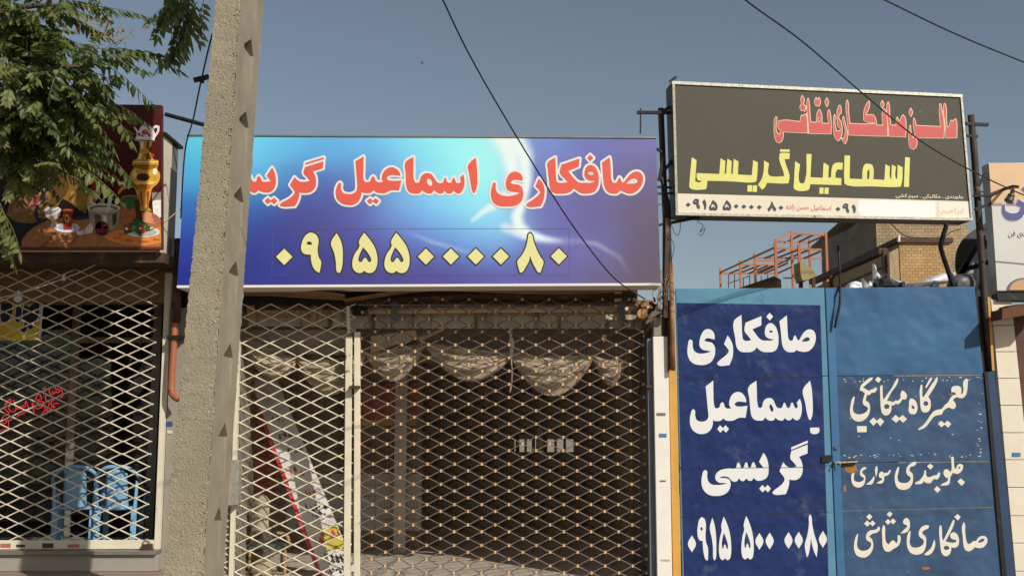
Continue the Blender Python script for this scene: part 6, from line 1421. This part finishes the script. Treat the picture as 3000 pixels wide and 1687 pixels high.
MB().bar(a, c, 0.10, 0.02).build('strip', mat('plank_pale', (0.5, 0.45, 0.38), 0.6, var=0.2), fb)

# ------------------------------------------------------------------ background buildings over the gate
M_brickd = None
def brick_mat(name, c1, c2, mort, scale):
    m = bpy.data.materials.new(name); m.use_nodes = True
    N, L = m.node_tree.nodes, m.node_tree.links
    b = N['Principled BSDF']; b.inputs['Roughness'].default_value = 0.9
    g = N.new('ShaderNodeNewGeometry'); sp = N.new('ShaderNodeSeparateXYZ'); L.new(g.outputs['Position'], sp.inputs[0])
    ad = N.new('ShaderNodeMath'); L.new(sp.outputs[0], ad.inputs[0]); L.new(sp.outputs[1], ad.inputs[1])
    cb = N.new('ShaderNodeCombineXYZ'); L.new(ad.outputs[0], cb.inputs[0]); L.new(sp.outputs[2], cb.inputs[1])
    t = N.new('ShaderNodeTexBrick'); t.inputs['Scale'].default_value = scale
    t.inputs['Color1'].default_value = (*c1, 1); t.inputs['Color2'].default_value = (*c2, 1); t.inputs['Mortar'].default_value = (*mort, 1)
    t.inputs['Mortar Size'].default_value = 0.018; t.inputs['Bias'].default_value = 0.0
    L.new(cb.outputs[0], t.inputs['Vector'])
    n = N.new('ShaderNodeTexNoise'); n.inputs['Scale'].default_value = 0.9; n.inputs['Detail'].default_value = 6; L.new(g.outputs['Position'], n.inputs['Vector'])
    mr = N.new('ShaderNodeMapRange'); L.new(n.outputs['Fac'], mr.inputs['Value']); mr.inputs['From Min'].default_value = 0.3; mr.inputs['From Max'].default_value = 0.7; mr.inputs['To Min'].default_value = 0.7; mr.inputs['To Max'].default_value = 1.15
    x = N.new('ShaderNodeMix'); x.data_type = 'RGBA'; x.blend_type = 'MULTIPLY'; x.inputs[0].default_value = 1
    L.new(t.outputs['Color'], x.inputs[6]); cc = N.new('ShaderNodeCombineColor')
    for i in range(3): L.new(mr.outputs[0], cc.inputs[i])
    L.new(cc.outputs[0], x.inputs[7]); L.new(x.outputs[2], b.inputs['Base Color'])
    return m
M_b0 = brick_mat('brick_shaded_side', (0.20, 0.17, 0.13), (0.14, 0.122, 0.095), (0.26, 0.22, 0.17), 2.4)  # the side wall's shade is put into these darker brick colours
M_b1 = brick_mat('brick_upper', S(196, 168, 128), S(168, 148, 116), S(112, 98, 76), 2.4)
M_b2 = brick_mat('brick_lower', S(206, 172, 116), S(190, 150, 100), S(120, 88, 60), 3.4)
bb = thing('brick_building', 'rough brick building rising behind the blue gate under the grey signboard', 'building', P(2650, 1300, 34))
A, B_, C_ = P(2405, 708, 42), P(2566, 652, 34), P(2836, 650, 34)
def down(p, z=-0.15): return Vector((p.x, p.y, z))
B1 = Vector((B_.x, B_.y, P(2566, 560, 34).z)); C1 = Vector((C_.x, C_.y, B1.z)); A1 = Vector((A.x, A.y, P(2405, 708, 42).z))
MB().quad(down(B_), down(C_), C1, B1).build('front_wall', M_b1, bb)
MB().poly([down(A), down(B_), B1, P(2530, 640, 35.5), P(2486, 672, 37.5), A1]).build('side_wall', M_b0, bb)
MB().poly([B1, C1, Vector((C1.x, 44, B1.z)), Vector((A1.x, 44, A1.z))]).build('roof', M_plaster, bb)
MB().quad(down(C_), Vector((C_.x, 44, -0.15)), Vector((C_.x, 44, B1.z)), C1).build('side_wall', M_b1, bb)
MB().bar(P(2380, 826, 30), P(2588, 735, 24), 0.20, 0.13).build('eave_beam', M_brownsteel, bb)
ab = thing('brick_annex', 'sunlit pale brick annex in front of the brick building behind the gate', 'building', P(2700, 1300, 26))
q = [P(2634, 711, 26), P(2780, 712, 26)]
MB().prism([down(q[0]), down(q[1]), q[1], q[0]], (0, 3.2, 0)).build('front_wall', M_b2, ab)
MB().prism([q[0] + Vector((-0.08, -0.08, 0)), q[1] + Vector((0.08, -0.08, 0)), q[1] + Vector((0.08, -0.08, 0.12)), q[0] + Vector((-0.08, -0.08, 0.12))], (0, 3.4, 0)).build('coping', M_brownsteel, ab)
MB().tube([P(2633, 708, 25.8), P(2633, 690, 25.8)], 0.035, 8).build('vent_pipe', M_white, ab)
MB().prism([P(2605, 740, 24), P(2632, 726, 26), down(P(2632, 726, 26)), down(P(2605, 740, 24))], (0.02, 0.25, 0)).build('side_wall', M_b1, ab)
sh_ = thing('ribbed_shed', 'low shed wall with slanting ribs left of the brick annex behind the gate', 'shed', P(2500, 1300, 26))
s0, s1 = P(2330, 870, 30), P(2600, 742, 23)
MB().quad(down(s0), down(s1), s1, s0).build('wall', mat('shed_wall', S(172, 148, 114), 0.9, var=0.2, vscale=2), sh_)
for k in range(1, 5):
    d_ = Vector((0, -0.05, -0.26 * k))
    MB().bar(s0 + d_, s1 + d_, 0.04, 0.04).build('rib', M_brownsteel, sh_)
for t_ in (0.45, 0.97):
    p_ = s0 + (s1 - s0) * t_ + Vector((0, -0.08, 0.1)); MB().bar(p_, down(p_), 0.12, 0.12).build('stud', M_brownsteel, sh_)
# steel frame under construction
sf = thing('unfinished_building', 'rust red steel frame of a building under construction behind the gate', 'steel frame', P(2260, 1300, 34))
M_rust = mat('red_primer_steel', S(196, 124, 84), 0.8, var=0.2, vscale=2)
def cr3(x, y, Y): return P(1900 + x * 0.26224, 620 + y * 0.26224, Y)
NEAR, FAR, MID, BK = 30, 37.5, 33.5, 41
cols = [(800, 630, FAR, 0.17), (1022, 540, 35.2, 0.17), (1186, 465, MID, 0.19), (1416, 350, NEAR, 0.22), (1680, 370, NEAR, 0.22), (1595, 215, 31.5, 0.18), (1795, 310, 33.5, 0.18), (1980, 240, 31.5, 0.18), (1420, 305, 31.2, 0.16)]
for x, y, Y, w_ in cols:
    a = cr3(x, y, Y); MB().bar(Vector((a.x, a.y, -0.15)), a, w_ * 0.36, w_ * 0.36).build('column', M_rust, sf)
beams = [(805, 690, FAR, 1420, 690, 37.5), (810, 675, FAR, 1400, 405, NEAR), (1400, 408, NEAR, 1930, 425, NEAR), (1425, 340, 31.2, 1790, 345, 33.5), (1600, 245, 31.5, 1980, 262, 31.5), (1425, 332, 31.2, 1590, 245, 31.5), (1540, 342, 33, 1710, 255, 31.5), (1670, 345, 33, 1840, 260, 31.5), (1790, 345, 33.5, 1970, 268, 31.5),
         (1190, 515, 33.5, 1940, 522, 33.5), (1040, 595, 35.2, 1400, 595, 35.2), (1180, 545, 34, 1560, 550, 34), (1300, 520, 33.5, 1530, 425, NEAR), (1440, 515, 33.5, 1680, 425, NEAR), (1560, 520, 33.5, 1790, 430, NEAR), (1740, 520, 33.5, 1930, 440, NEAR),
         (915, 685, FAR, 1130, 600, 35.2), (1030, 680, FAR, 1250, 598, 35.2), (1200, 685, FAR, 1400, 600, 35.2), (1300, 690, FAR, 1560, 570, 33.5), (1120, 690, FAR, 1340, 600, 35), (1440, 690, 37, 1700, 570, 33.5), (1500, 742, FAR, 1670, 742, FAR), (1240, 690, FAR, 1590, 520, 33.5)]
for x0, y0, Y0, x1, y1, Y1 in beams:
    MB().bar(cr3(x0, y0, Y0), cr3(x1, y1, Y1), 0.035, 0.05).build('beam', M_rust, sf)
for x0, y0, x1, y1 in ((895, 700, 895, 850), (960, 700, 960, 850), (900, 800, 1040, 750), (1060, 740, 1060, 840), (1130, 720, 1130, 830), (1050, 745, 1140, 715), (1260, 720, 1260, 800), (1330, 700, 1330, 800)):
    MB().bar(cr3(x0, y0, 38), cr3(x1, y1, 38), 0.03).build('scaffold_rod', M_brownsteel, sf)
tp = thing('canvas_heap', 'pale striped canvas heap on poles in front of the rust red frame', 'canvas', P(2365, 1300, 27))
cv_ = [(1690, 560), (1730, 545), (1760, 600), (1830, 640), (1865, 690), (1850, 730), (1780, 760), (1720, 770), (1700, 700)]
MB().prism([cr3(x, y, 27) for x, y in cv_], (0, 0.6, 0)).build('canvas', mat('canvas_tan', S(176, 156, 108), 0.9, var=0.2, vscale=4, streak=((0.2, 0.15, 0.08), (1, 1, 9), 0.5)), tp)
for x in (1700, 1840):
    a = cr3(x, 700, 27.3); MB().bar(a, down(a), 0.08).build('pole', M_brownsteel, tp)
rf2 = thing('low_roof', 'low dark roof slope peeking over the blue gate before the rust red frame', 'roof', P(2250, 1300, 28))
MB().prism([cr3(960, 870, 28), cr3(1400, 720, 27), cr3(1480, 760, 27), cr3(1490, 900, 27), cr3(960, 900, 28)], (0, 2.5, 0.0)).build('slope', mat('roof_dark', S(104, 86, 68), 0.9, var=0.3, vscale=2), rf2)

# ------------------------------------------------------------------ scrap car panels and pipes over the gate
def scrap(label, pts, Y, m, th=0.05, bulge=0.12):
    t = thing('car_panel', label, 'car panel', P(sum(p[0] for p in pts) / len(pts), max(p[1] for p in pts), Y))
    sm_ = smooth_loop(pts, 5)
    c = sum((Vector((p.x, p.y)) for p in sm_), Vector((0, 0))) / len(sm_)
    mb = MB(); ring = []
    for s_, d_ in ((1.0, 0), (0.75, 0.5), (0.4, 0.9), (0.0, 1.0)):
        ring.append([P(c.x + (p.x - c.x) * s_, c.y + (p.y - c.y) * s_, Y - bulge * d_) for p in sm_])
    n = len(sm_)
    for ra, rb2 in zip(ring, ring[1:]):
        for k in range(n):
            mb.quad(ra[k], ra[(k + 1) % n], rb2[(k + 1) % n], rb2[k])
    back = [p + Vector((0, th, 0)) for p in ring[0]]
    for k in range(n):
        mb.quad(ring[0][k], back[k], back[(k + 1) % n], ring[0][(k + 1) % n])
    mb.build('panel', m, t, smooth=True)
    return t
M_carw = mat('car_white', (0.80, 0.80, 0.80), 0.35, var=0.05, spec=0.6)
M_card = mat('car_dark', (0.03, 0.03, 0.033), 0.35, var=0.2)
Yc = 10.74
scrap('white ribbed car panel leaning up behind the left of the right gate leaf', [(2478, 845), (2488, 830), (2505, 824), (2524, 828), (2528, 860), (2478, 860)], Yc, M_carw)
scrap('white bumper end with blue grey rim above the gate seam', [(2528, 815), (2545, 838), (2565, 845), (2565, 825), (2548, 824), (2560, 860), (2530, 860)], Yc + .1, M_carw)
scrap('pointed white fender tip standing highest of the scrap over the gate', [(2560, 772), (2566, 780), (2570, 800), (2584, 812), (2580, 830), (2562, 826)], Yc + .15, M_carw)
scrap('dark car seat shaped lump in the scrap pile over the gate', [(2564, 816), (2580, 812), (2594, 800), (2604, 806), (2610, 820), (2640, 838), (2650, 860), (2564, 860)], Yc, M_card)
scrap('white curved bonnet edge in the scrap pile over the gate', [(2612, 815), (2630, 822), (2660, 828), (2650, 836), (2624, 830)], Yc + .12, M_carw)
scrap('long white bumper strip slanting up toward the right post', [(2655, 832), (2700, 826), (2740, 808), (2790, 798), (2800, 802), (2790, 820), (2750, 835), (2690, 842), (2656, 850)], Yc + .2, M_carw)
scrap('grey windscreen surround at the right end of the scrap pile', [(2780, 830), (2800, 806), (2850, 800), (2868, 826), (2860, 860), (2780, 860)], Yc + .1, mat('car_grey', S(120, 116, 116), 0.3, var=0.3, vscale=9))
scrap('black rounded car light left in the scrap pile over the gate', [(2640, 826), (2652, 824), (2652, 850), (2640, 850)], Yc - .1, M_card, bulge=0.03)
scrap('black rounded car light right in the scrap pile over the gate', [(2728, 838), (2738, 826), (2750, 830), (2752, 850), (2726, 850)], Yc - .1, M_card, bulge=0.03)
tf = thing('dark_tarp_hood', 'large dark curved hood panel standing behind the right steel post', 'hood', P(2860, 850, 11.6))
hood = [(2900, 640), (2878, 660), (2850, 676), (2820, 702), (2804, 730), (2798, 770), (2802, 800), (2812, 806), (2826, 780), (2846, 740), (2876, 710), (2910, 690)]
MB().prism([P(u, v, 11.5) for u, v in [(p.x, p.y) for p in smooth_loop(hood, 3)]], (0.25, 0.5, 0)).build('panel', mat('hood_dark', S(76, 72, 70), 0.6, var=0.2, vscale=5), tf)
MB().prism(px([(2866, 700), (3000, 660), (3000, 870), (2860, 870)], 12.4), (0, 0.1, 0)).build('backing', M_card, tf)
for a, c in (((2812, 802), (2880, 690)), ((2800, 850), (2830, 770)), ((2818, 806), (2880, 846)), ((2820, 790), (2870, 778)), ((2880, 770), (2915, 768)), ((2870, 720), (2915, 700))):
    MB().bar(P(*a, 11.3), P(*c, 11.3), 0.05, 0.05).build('strut', M_black, tf)
pi = thing('bent_pipe', 'bent black pipe stay reaching from the grey signboard down to the gate', 'pipe', P(2790, 840, 10.7))
MB().tube(catmull([P(2774, 655, 10.5), P(2757, 715, 10.55), P(2760, 740, 10.6), P(2775, 785, 10.65), P(2796, 850, 10.7)], 6), 0.024, 8).build('pipe', M_black, pi, smooth=True)
wrd = thing('gate_rod', 'thin bent dark rod hooked over the seam of the blue gate', 'rod', P(2425, 1000, 10.55))
MB().tube(catmull([P(2455, 720, 10.8), P(2460, 790, 10.7), P(2461, 850, 10.57), P(2460, 890, 10.54), P(2452, 930, 10.54), P(2446, 960, 10.55)], 6), 0.012, 7).build('rod', M_black, wrd, smooth=True)

# ------------------------------------------------------------------ tree of heaven on the left
tree = thing('street_tree', 'leafy street tree with long compound leaves hanging in from the upper left', 'tree', (-5.6, 8.8, 0))
Rt = random.Random(21)
def leafmat(name, c, tr):
    m = mat(name, c, 0.45, var=0.25, vscale=5, spec=0.4)
    N, L = m.node_tree.nodes, m.node_tree.links
    b = N['Principled BSDF']; t = N.new('ShaderNodeBsdfTranslucent'); t.inputs[0].default_value = (*tr, 1)
    x = N.new('ShaderNodeMixShader'); x.inputs[0].default_value = 0.36
    L.new(b.outputs[0], x.inputs[1]); L.new(t.outputs[0], x.inputs[2]); L.new(x.outputs[0], N['Material Output'].inputs[0])
    return m
M_leaves = [leafmat('leaf_green', (0.115, 0.150, 0.042), (0.23, 0.29, 0.05)), leafmat('leaf_olive', (0.165, 0.182, 0.060), (0.30, 0.33, 0.07)), leafmat('leaf_dark', (0.078, 0.112, 0.036), (0.14, 0.20, 0.03))]
M_bark = mat('bark', (0.10, 0.075, 0.055), 0.95, var=0.3, vscale=10, bump=0.01, bscale=30)
M_rach = mat('leaf_stalk', (0.13, 0.12, 0.05), 0.7, var=0.2)
def leaf_mesh(seed, L_, pairs, m):
    r = random.Random(seed); mb = MB(); mb.mi = 1
    pts = [Vector((L_ * t, 0, -0.22 * L_ * t * t)) for t in [i / 8 for i in range(9)]]
    mb.tube(pts, [0.004 - 0.0025 * i / 8 for i in range(9)], 4)
    mb.mi = 0
    def leaflet(o, d, ln, w):
        d = d.normalized(); dn = Vector((0, 0, -1)); side = d.cross(dn)
        if side.length < 1e-3: side = Vector((0, 1, 0))
        side.normalize(); up = side.cross(d).normalized()
        roll = r.uniform(-0.7, 0.7); s2 = side * math.cos(roll) + up * math.sin(roll); u2 = up * math.cos(roll) - side * math.sin(roll)
        P0 = o; mid1 = o + d * ln * 0.35 + u2 * w * 0.10; mid2 = o + d * ln * 0.7 - u2 * ln * 0.05; tip = o + d * ln - u2 * ln * 0.16
        l1 = mid1 + s2 * w - u2 * w * .35; r1 = mid1 - s2 * w - u2 * w * .35; l2 = mid2 + s2 * w * 0.62 - u2 * w * .2; r2 = mid2 - s2 * w * 0.62 - u2 * w * .2
        i = len(mb.v); mb.v += [P0, l1, l2, tip, r2, r1, mid1, mid2]
        for f in ((0, 6, 1), (0, 5, 6), (1, 6, 7, 2), (6, 5, 4, 7), (2, 7, 3), (7, 4, 3)):
            mb.f.append(tuple(i + q for q in f)); mb.m.append(0)
    for k in range(pairs):
        t = 0.14 + 0.82 * k / (pairs - 1); p = Vector((L_ * t, 0, -0.22 * L_ * t * t))
        for s in (-1, 1):
            ln = (0.125 - 0.035 * abs(t - 0.5)) * r.uniform(0.85, 1.15)
            leaflet(p, Vector((0.40 + r.uniform(-.15, .2), s * (0.55 + r.uniform(-.2, .2)), -0.80 + r.uniform(-.3, .3))), ln, 0.0245 * r.uniform(0.9, 1.2))
    leaflet(pts[-1], Vector((1, r.uniform(-.2, .2), -0.7)), 0.11, 0.019)
    return mb.mesh('leaf', [m, M_rach])
leaf_meshes = [leaf_mesh(40 + i, [0.36, 0.46, 0.54][i % 3], [6, 8, 9][i % 3], M_leaves[(i * 2 + i // 3) % 3]) for i in range(9)]
tloc = tree.location
def add_leaf(p, az, el, sc=1.0, roll=0.0):
    o = bpy.data.objects.new('leaf', Rt.choice(leaf_meshes)); COL.objects.link(o); o.parent = tree
    o.location = Vector(p) - tloc
    o.rotation_euler = (roll, -el, az)
    o.scale = (sc,) * 3
MB().tube(catmull([(-5.6, 8.8, -0.05), (-5.55, 8.8, 1.2), (-5.65, 8.85, 2.6), (-5.5, 8.8, 4.0), (-5.3, 8.7, 5.4), (-5.2, 8.8, 6.6)], 6), [0.17 - 0.0035 * i for i in range(31)], 10).build('trunk', M_bark, tree, smooth=True)
branches = [
    [(-5.6, 8.85, 2.5), P(-120, 330, 8.8), P(0, 85, 8.7), P(55, 100, 8.7), P(110, 95, 8.65)],
    [(-5.6, 8.85, 2.9), P(-100, 240, 8.7), P(60, 220, 8.6), P(170, 200, 8.5), P(275, 195, 8.45)],
    [(-5.5, 8.8, 2.4), P(-120, 420, 8.9), P(50, 330, 8.8), P(130, 300, 8.7), P(215, 320, 8.7)],
    [(-5.5, 8.8, 3.8), P(-120, 60, 8.6), P(80, 20, 8.5), P(180, 15, 8.5)],
    [(-5.6, 8.8, 2.1), P(-120, 520, 8.9), P(20, 420, 8.9), P(110, 395, 8.85), P(190, 390, 8.8)],
    [(-5.6, 8.8, 1.6), P(-160, 700, 8.7), P(-80, 640, 8.6), P(-15, 610, 8.6)],
    [(-5.35, 8.75, 5.0), P(150, -420, 8.9), P(380, -260, 8.7), P(520, -90, 8.6), P(565, 0, 8.55)],
    [(-5.3, 8.75, 5.2), P(0, -300, 8.4), P(120, -220, 8.3), P(270, -120, 8.3)],
    [(-5.35, 8.7, 4.6), (-5.9, 8.2, 5.2), (-6.5, 7.8, 5.6)], [(-5.3, 8.7, 5.6), (-5.0, 8.0, 6.3), (-4.6, 7.4, 6.6)], [(-5.2, 8.8, 6.4), (-4.6, 9.3, 7.2), (-4.0, 9.6, 7.5)],
]
curves = []
for br_ in branches:
    c = catmull(br_, 8); n = len(c)
    MB().tube(c, [0.045 * (1 - 0.85 * i / (n - 1)) + 0.004 for i in range(n)], 7).build('branch', M_bark, tree, smooth=True)
    curves.append(c)
nleaf = 0
def spray(c, f0, n, spread=0.12, elm=-0.25, azm=0.0, azs=1.1):
    global nleaf
    for k in range(n):
        t = f0 + (1 - f0) * (k + Rt.random()) / n
        i = min(len(c) - 1, int(t * (len(c) - 1)))
        p = c[i] + Vector((Rt.gauss(0, spread), Rt.gauss(0, spread), Rt.gauss(0, spread * 0.8)))
        add_leaf(p, azm + Rt.gauss(0, azs), elm + Rt.gauss(0, 0.35), Rt.uniform(0.62, 0.98), Rt.uniform(-0.5, 0.5)); nleaf += 1
spray(curves[0], 0.45, 26, 0.10)
spray(curves[1], 0.35, 46, 0.09, -0.2)
spray(curves[2], 0.35, 50, 0.13, -0.3)
spray(curves[3], 0.45, 22, 0.07, -0.15)
spray(curves[4], 0.35, 26, 0.10, -0.25)
spray(curves[5], 0.6, 7, 0.05, -0.6)
spray(curves[6], 0.70, 18, 0.07, -0.7, 2.9, 0.5)
spray(curves[6], 0.25, 6, 0.15, -0.3)
spray(curves[7], 0.35, 10, 0.16, -0.2)
for c in curves[8:]:
    spray(c, 0.3, 14, 0.25, -0.2, 0, 2.5)
# outer sprays that draw the right-hand outline
for u, v, Y, az, el in ((300, 175, 8.4, -0.1, -0.05), (275, 170, 8.4, 0.2, -0.45), (285, 165, 8.45, -0.3, 0.1), (345, 140, 8.4, 0.2, -0.1), (230, 20, 8.4, 0.1, 0.1), (290, 300, 8.6, 0.1, -0.65), (255, 330, 8.6, 0.3, -0.7), (240, 400, 8.7, 0.0, -0.5), (200, 440, 8.7, 0.2, -0.3), (210, 480, 8.7, -0.2, -0.4),
                        (120, 470, 8.7, 0.3, -0.3), (0, 610, 8.5, 0.2, -0.9), (-20, 560, 8.5, 0.1, -1.0), (560, 105, 8.5, 2.9, -0.5), (590, 50, 8.5, 2.9, -0.55), (575, 20, 8.5, 2.6, -0.9), (560, 0, 8.5, 2.7, -1.0), (600, 40, 8.5, 3.1, -0.9), (270, -30, 8.4, 0.6, -0.9)):
    add_leaf(P(u, v, Y), az, el, Rt.uniform(0.9, 1.05), Rt.uniform(-0.4, 0.4)); nleaf += 1
# deeper foliage, too dense to tell apart
fo = MB(); fo.mi = 0
for k in range(300):
    cc_ = Rt.choice([curves[1], curves[2], curves[2], curves[2], curves[4], curves[0], curves[0]])
    i = int((0.42 + 0.5 * Rt.random()) * (len(cc_) - 1))
    p = cc_[i] + Vector((Rt.gauss(-0.05, 0.13), Rt.gauss(0.12, 0.14), Rt.gauss(-0.05, 0.13)))
    me_ = leaf_meshes[k % 9]
    M4 = Matrix.Translation(p) @ Matrix.Scale(0.72, 4) @ Matrix.Rotation(Rt.gauss(0, 1.3), 4, 'Z') @ Matrix.Rotation(0.3 + Rt.gauss(0, 0.4), 4, 'Y')
    b0 = len(fo.v); fo.v += [M4 @ v.co for v in me_.vertices]
    for pg in me_.polygons:
        fo.f.append(tuple(b0 + q_ for q_ in pg.vertices)); fo.m.append(k % 3)
setp(fo.build('foliage', M_leaves, tree), kind='stuff')
# pale flower panicles
fp = MB()
for u, v, du, dv in ((285, 120, 10, -75), (300, 125, 28, -70), (320, 130, 40, -55), (340, 135, 50, -45), (310, 140, 60, -30), (280, 130, -10, -60)):
    a = P(u, v, 8.45); c = P(u + du, v + dv, 8.4)
    fp.tube([a, c], 0.003, 4)
    for k in range(26):
        t = Rt.uniform(0.2, 1.0); p = a + (c - a) * t + Vector((Rt.gauss(0, 0.022), Rt.gauss(0, 0.022), Rt.gauss(0, 0.018)))
        fp.ball(p, Rt.uniform(0.004, 0.008), 5)
setp(fp.build('flower_panicles', mat('panicle', (0.36, 0.32, 0.12), 0.7, var=0.3, vscale=20), tree), kind='stuff')

# ------------------------------------------------------------------ butterflies
M_bfly = mat('butterfly_wing', S(150, 104, 84), 0.7, var=0.4, vscale=60)
def wings(r):
    mb = MB(); a = r.uniform(0.3, 0.9); k = r.uniform(0, 6)
    rot = Matrix.Rotation(k, 3, 'Y') @ Matrix.Rotation(r.uniform(-.6, .6), 3, 'X')
    for s in (-1, 1):
        w = [Vector((0, 0, 0.012)), Vector((s * 0.030, -0.02 * a, 0.030)), Vector((s * 0.034, -0.02 * a, 0.012)), Vector((s * 0.022, -0.015 * a, 0.0)), Vector((s * 0.024, -0.018 * a, -0.016)), Vector((s * 0.008, -0.005, -0.020)), Vector((0, 0, -0.012))]
        mb.prism([rot @ q_ for q_ in (w if s > 0 else w[::-1])], (0, 0.0012, 0))
    return mb, rot
bf = [(430, 82, 7.9, 'brown butterfly flying alone in the sky between tree and pole'), (1237, 185, 9.0, 'tiny brown butterfly high in the sky above the banner'), (323, 66, 8.2, 'butterfly above the pale flower panicles near the tree top'), (358, 93, 8.2, 'dark butterfly at the right tip of the flower panicles'),
      (316, 107, 8.2, 'orange butterfly in the middle of the flower panicles'), (226, 90, 8.2, 'orange butterfly left of the flower panicles'), (2, 36, 8.2, 'reddish butterfly at the left edge among the top leaves'), (2697, 328, 9.5, 'small tan butterfly on the grey signboard beside its red lettering'), (933, 681, 10.1, 'small pinkish butterfly resting on the yellow digit nine of the banner')]
for i, (u, v, Y, lab) in enumerate(bf):
    r_ = random.Random(100 + i)
    t = thing('butterfly', lab, 'butterfly', P(u, v, Y), 'butterflies')
    mb, rot = wings(r_)
    t.scale = ((0.42 if Y >= 9 else 0.7),) * 3
    mb.build('wings', M_bfly, t, local=True)
    MB().tube([rot @ Vector((0, -0.002, 0.016)), rot @ Vector((0, -0.002, 0)), rot @ Vector((0, -0.002, -0.018))], [0.0015, 0.003, 0.0015], 5).build('body', M_black, t, local=True)
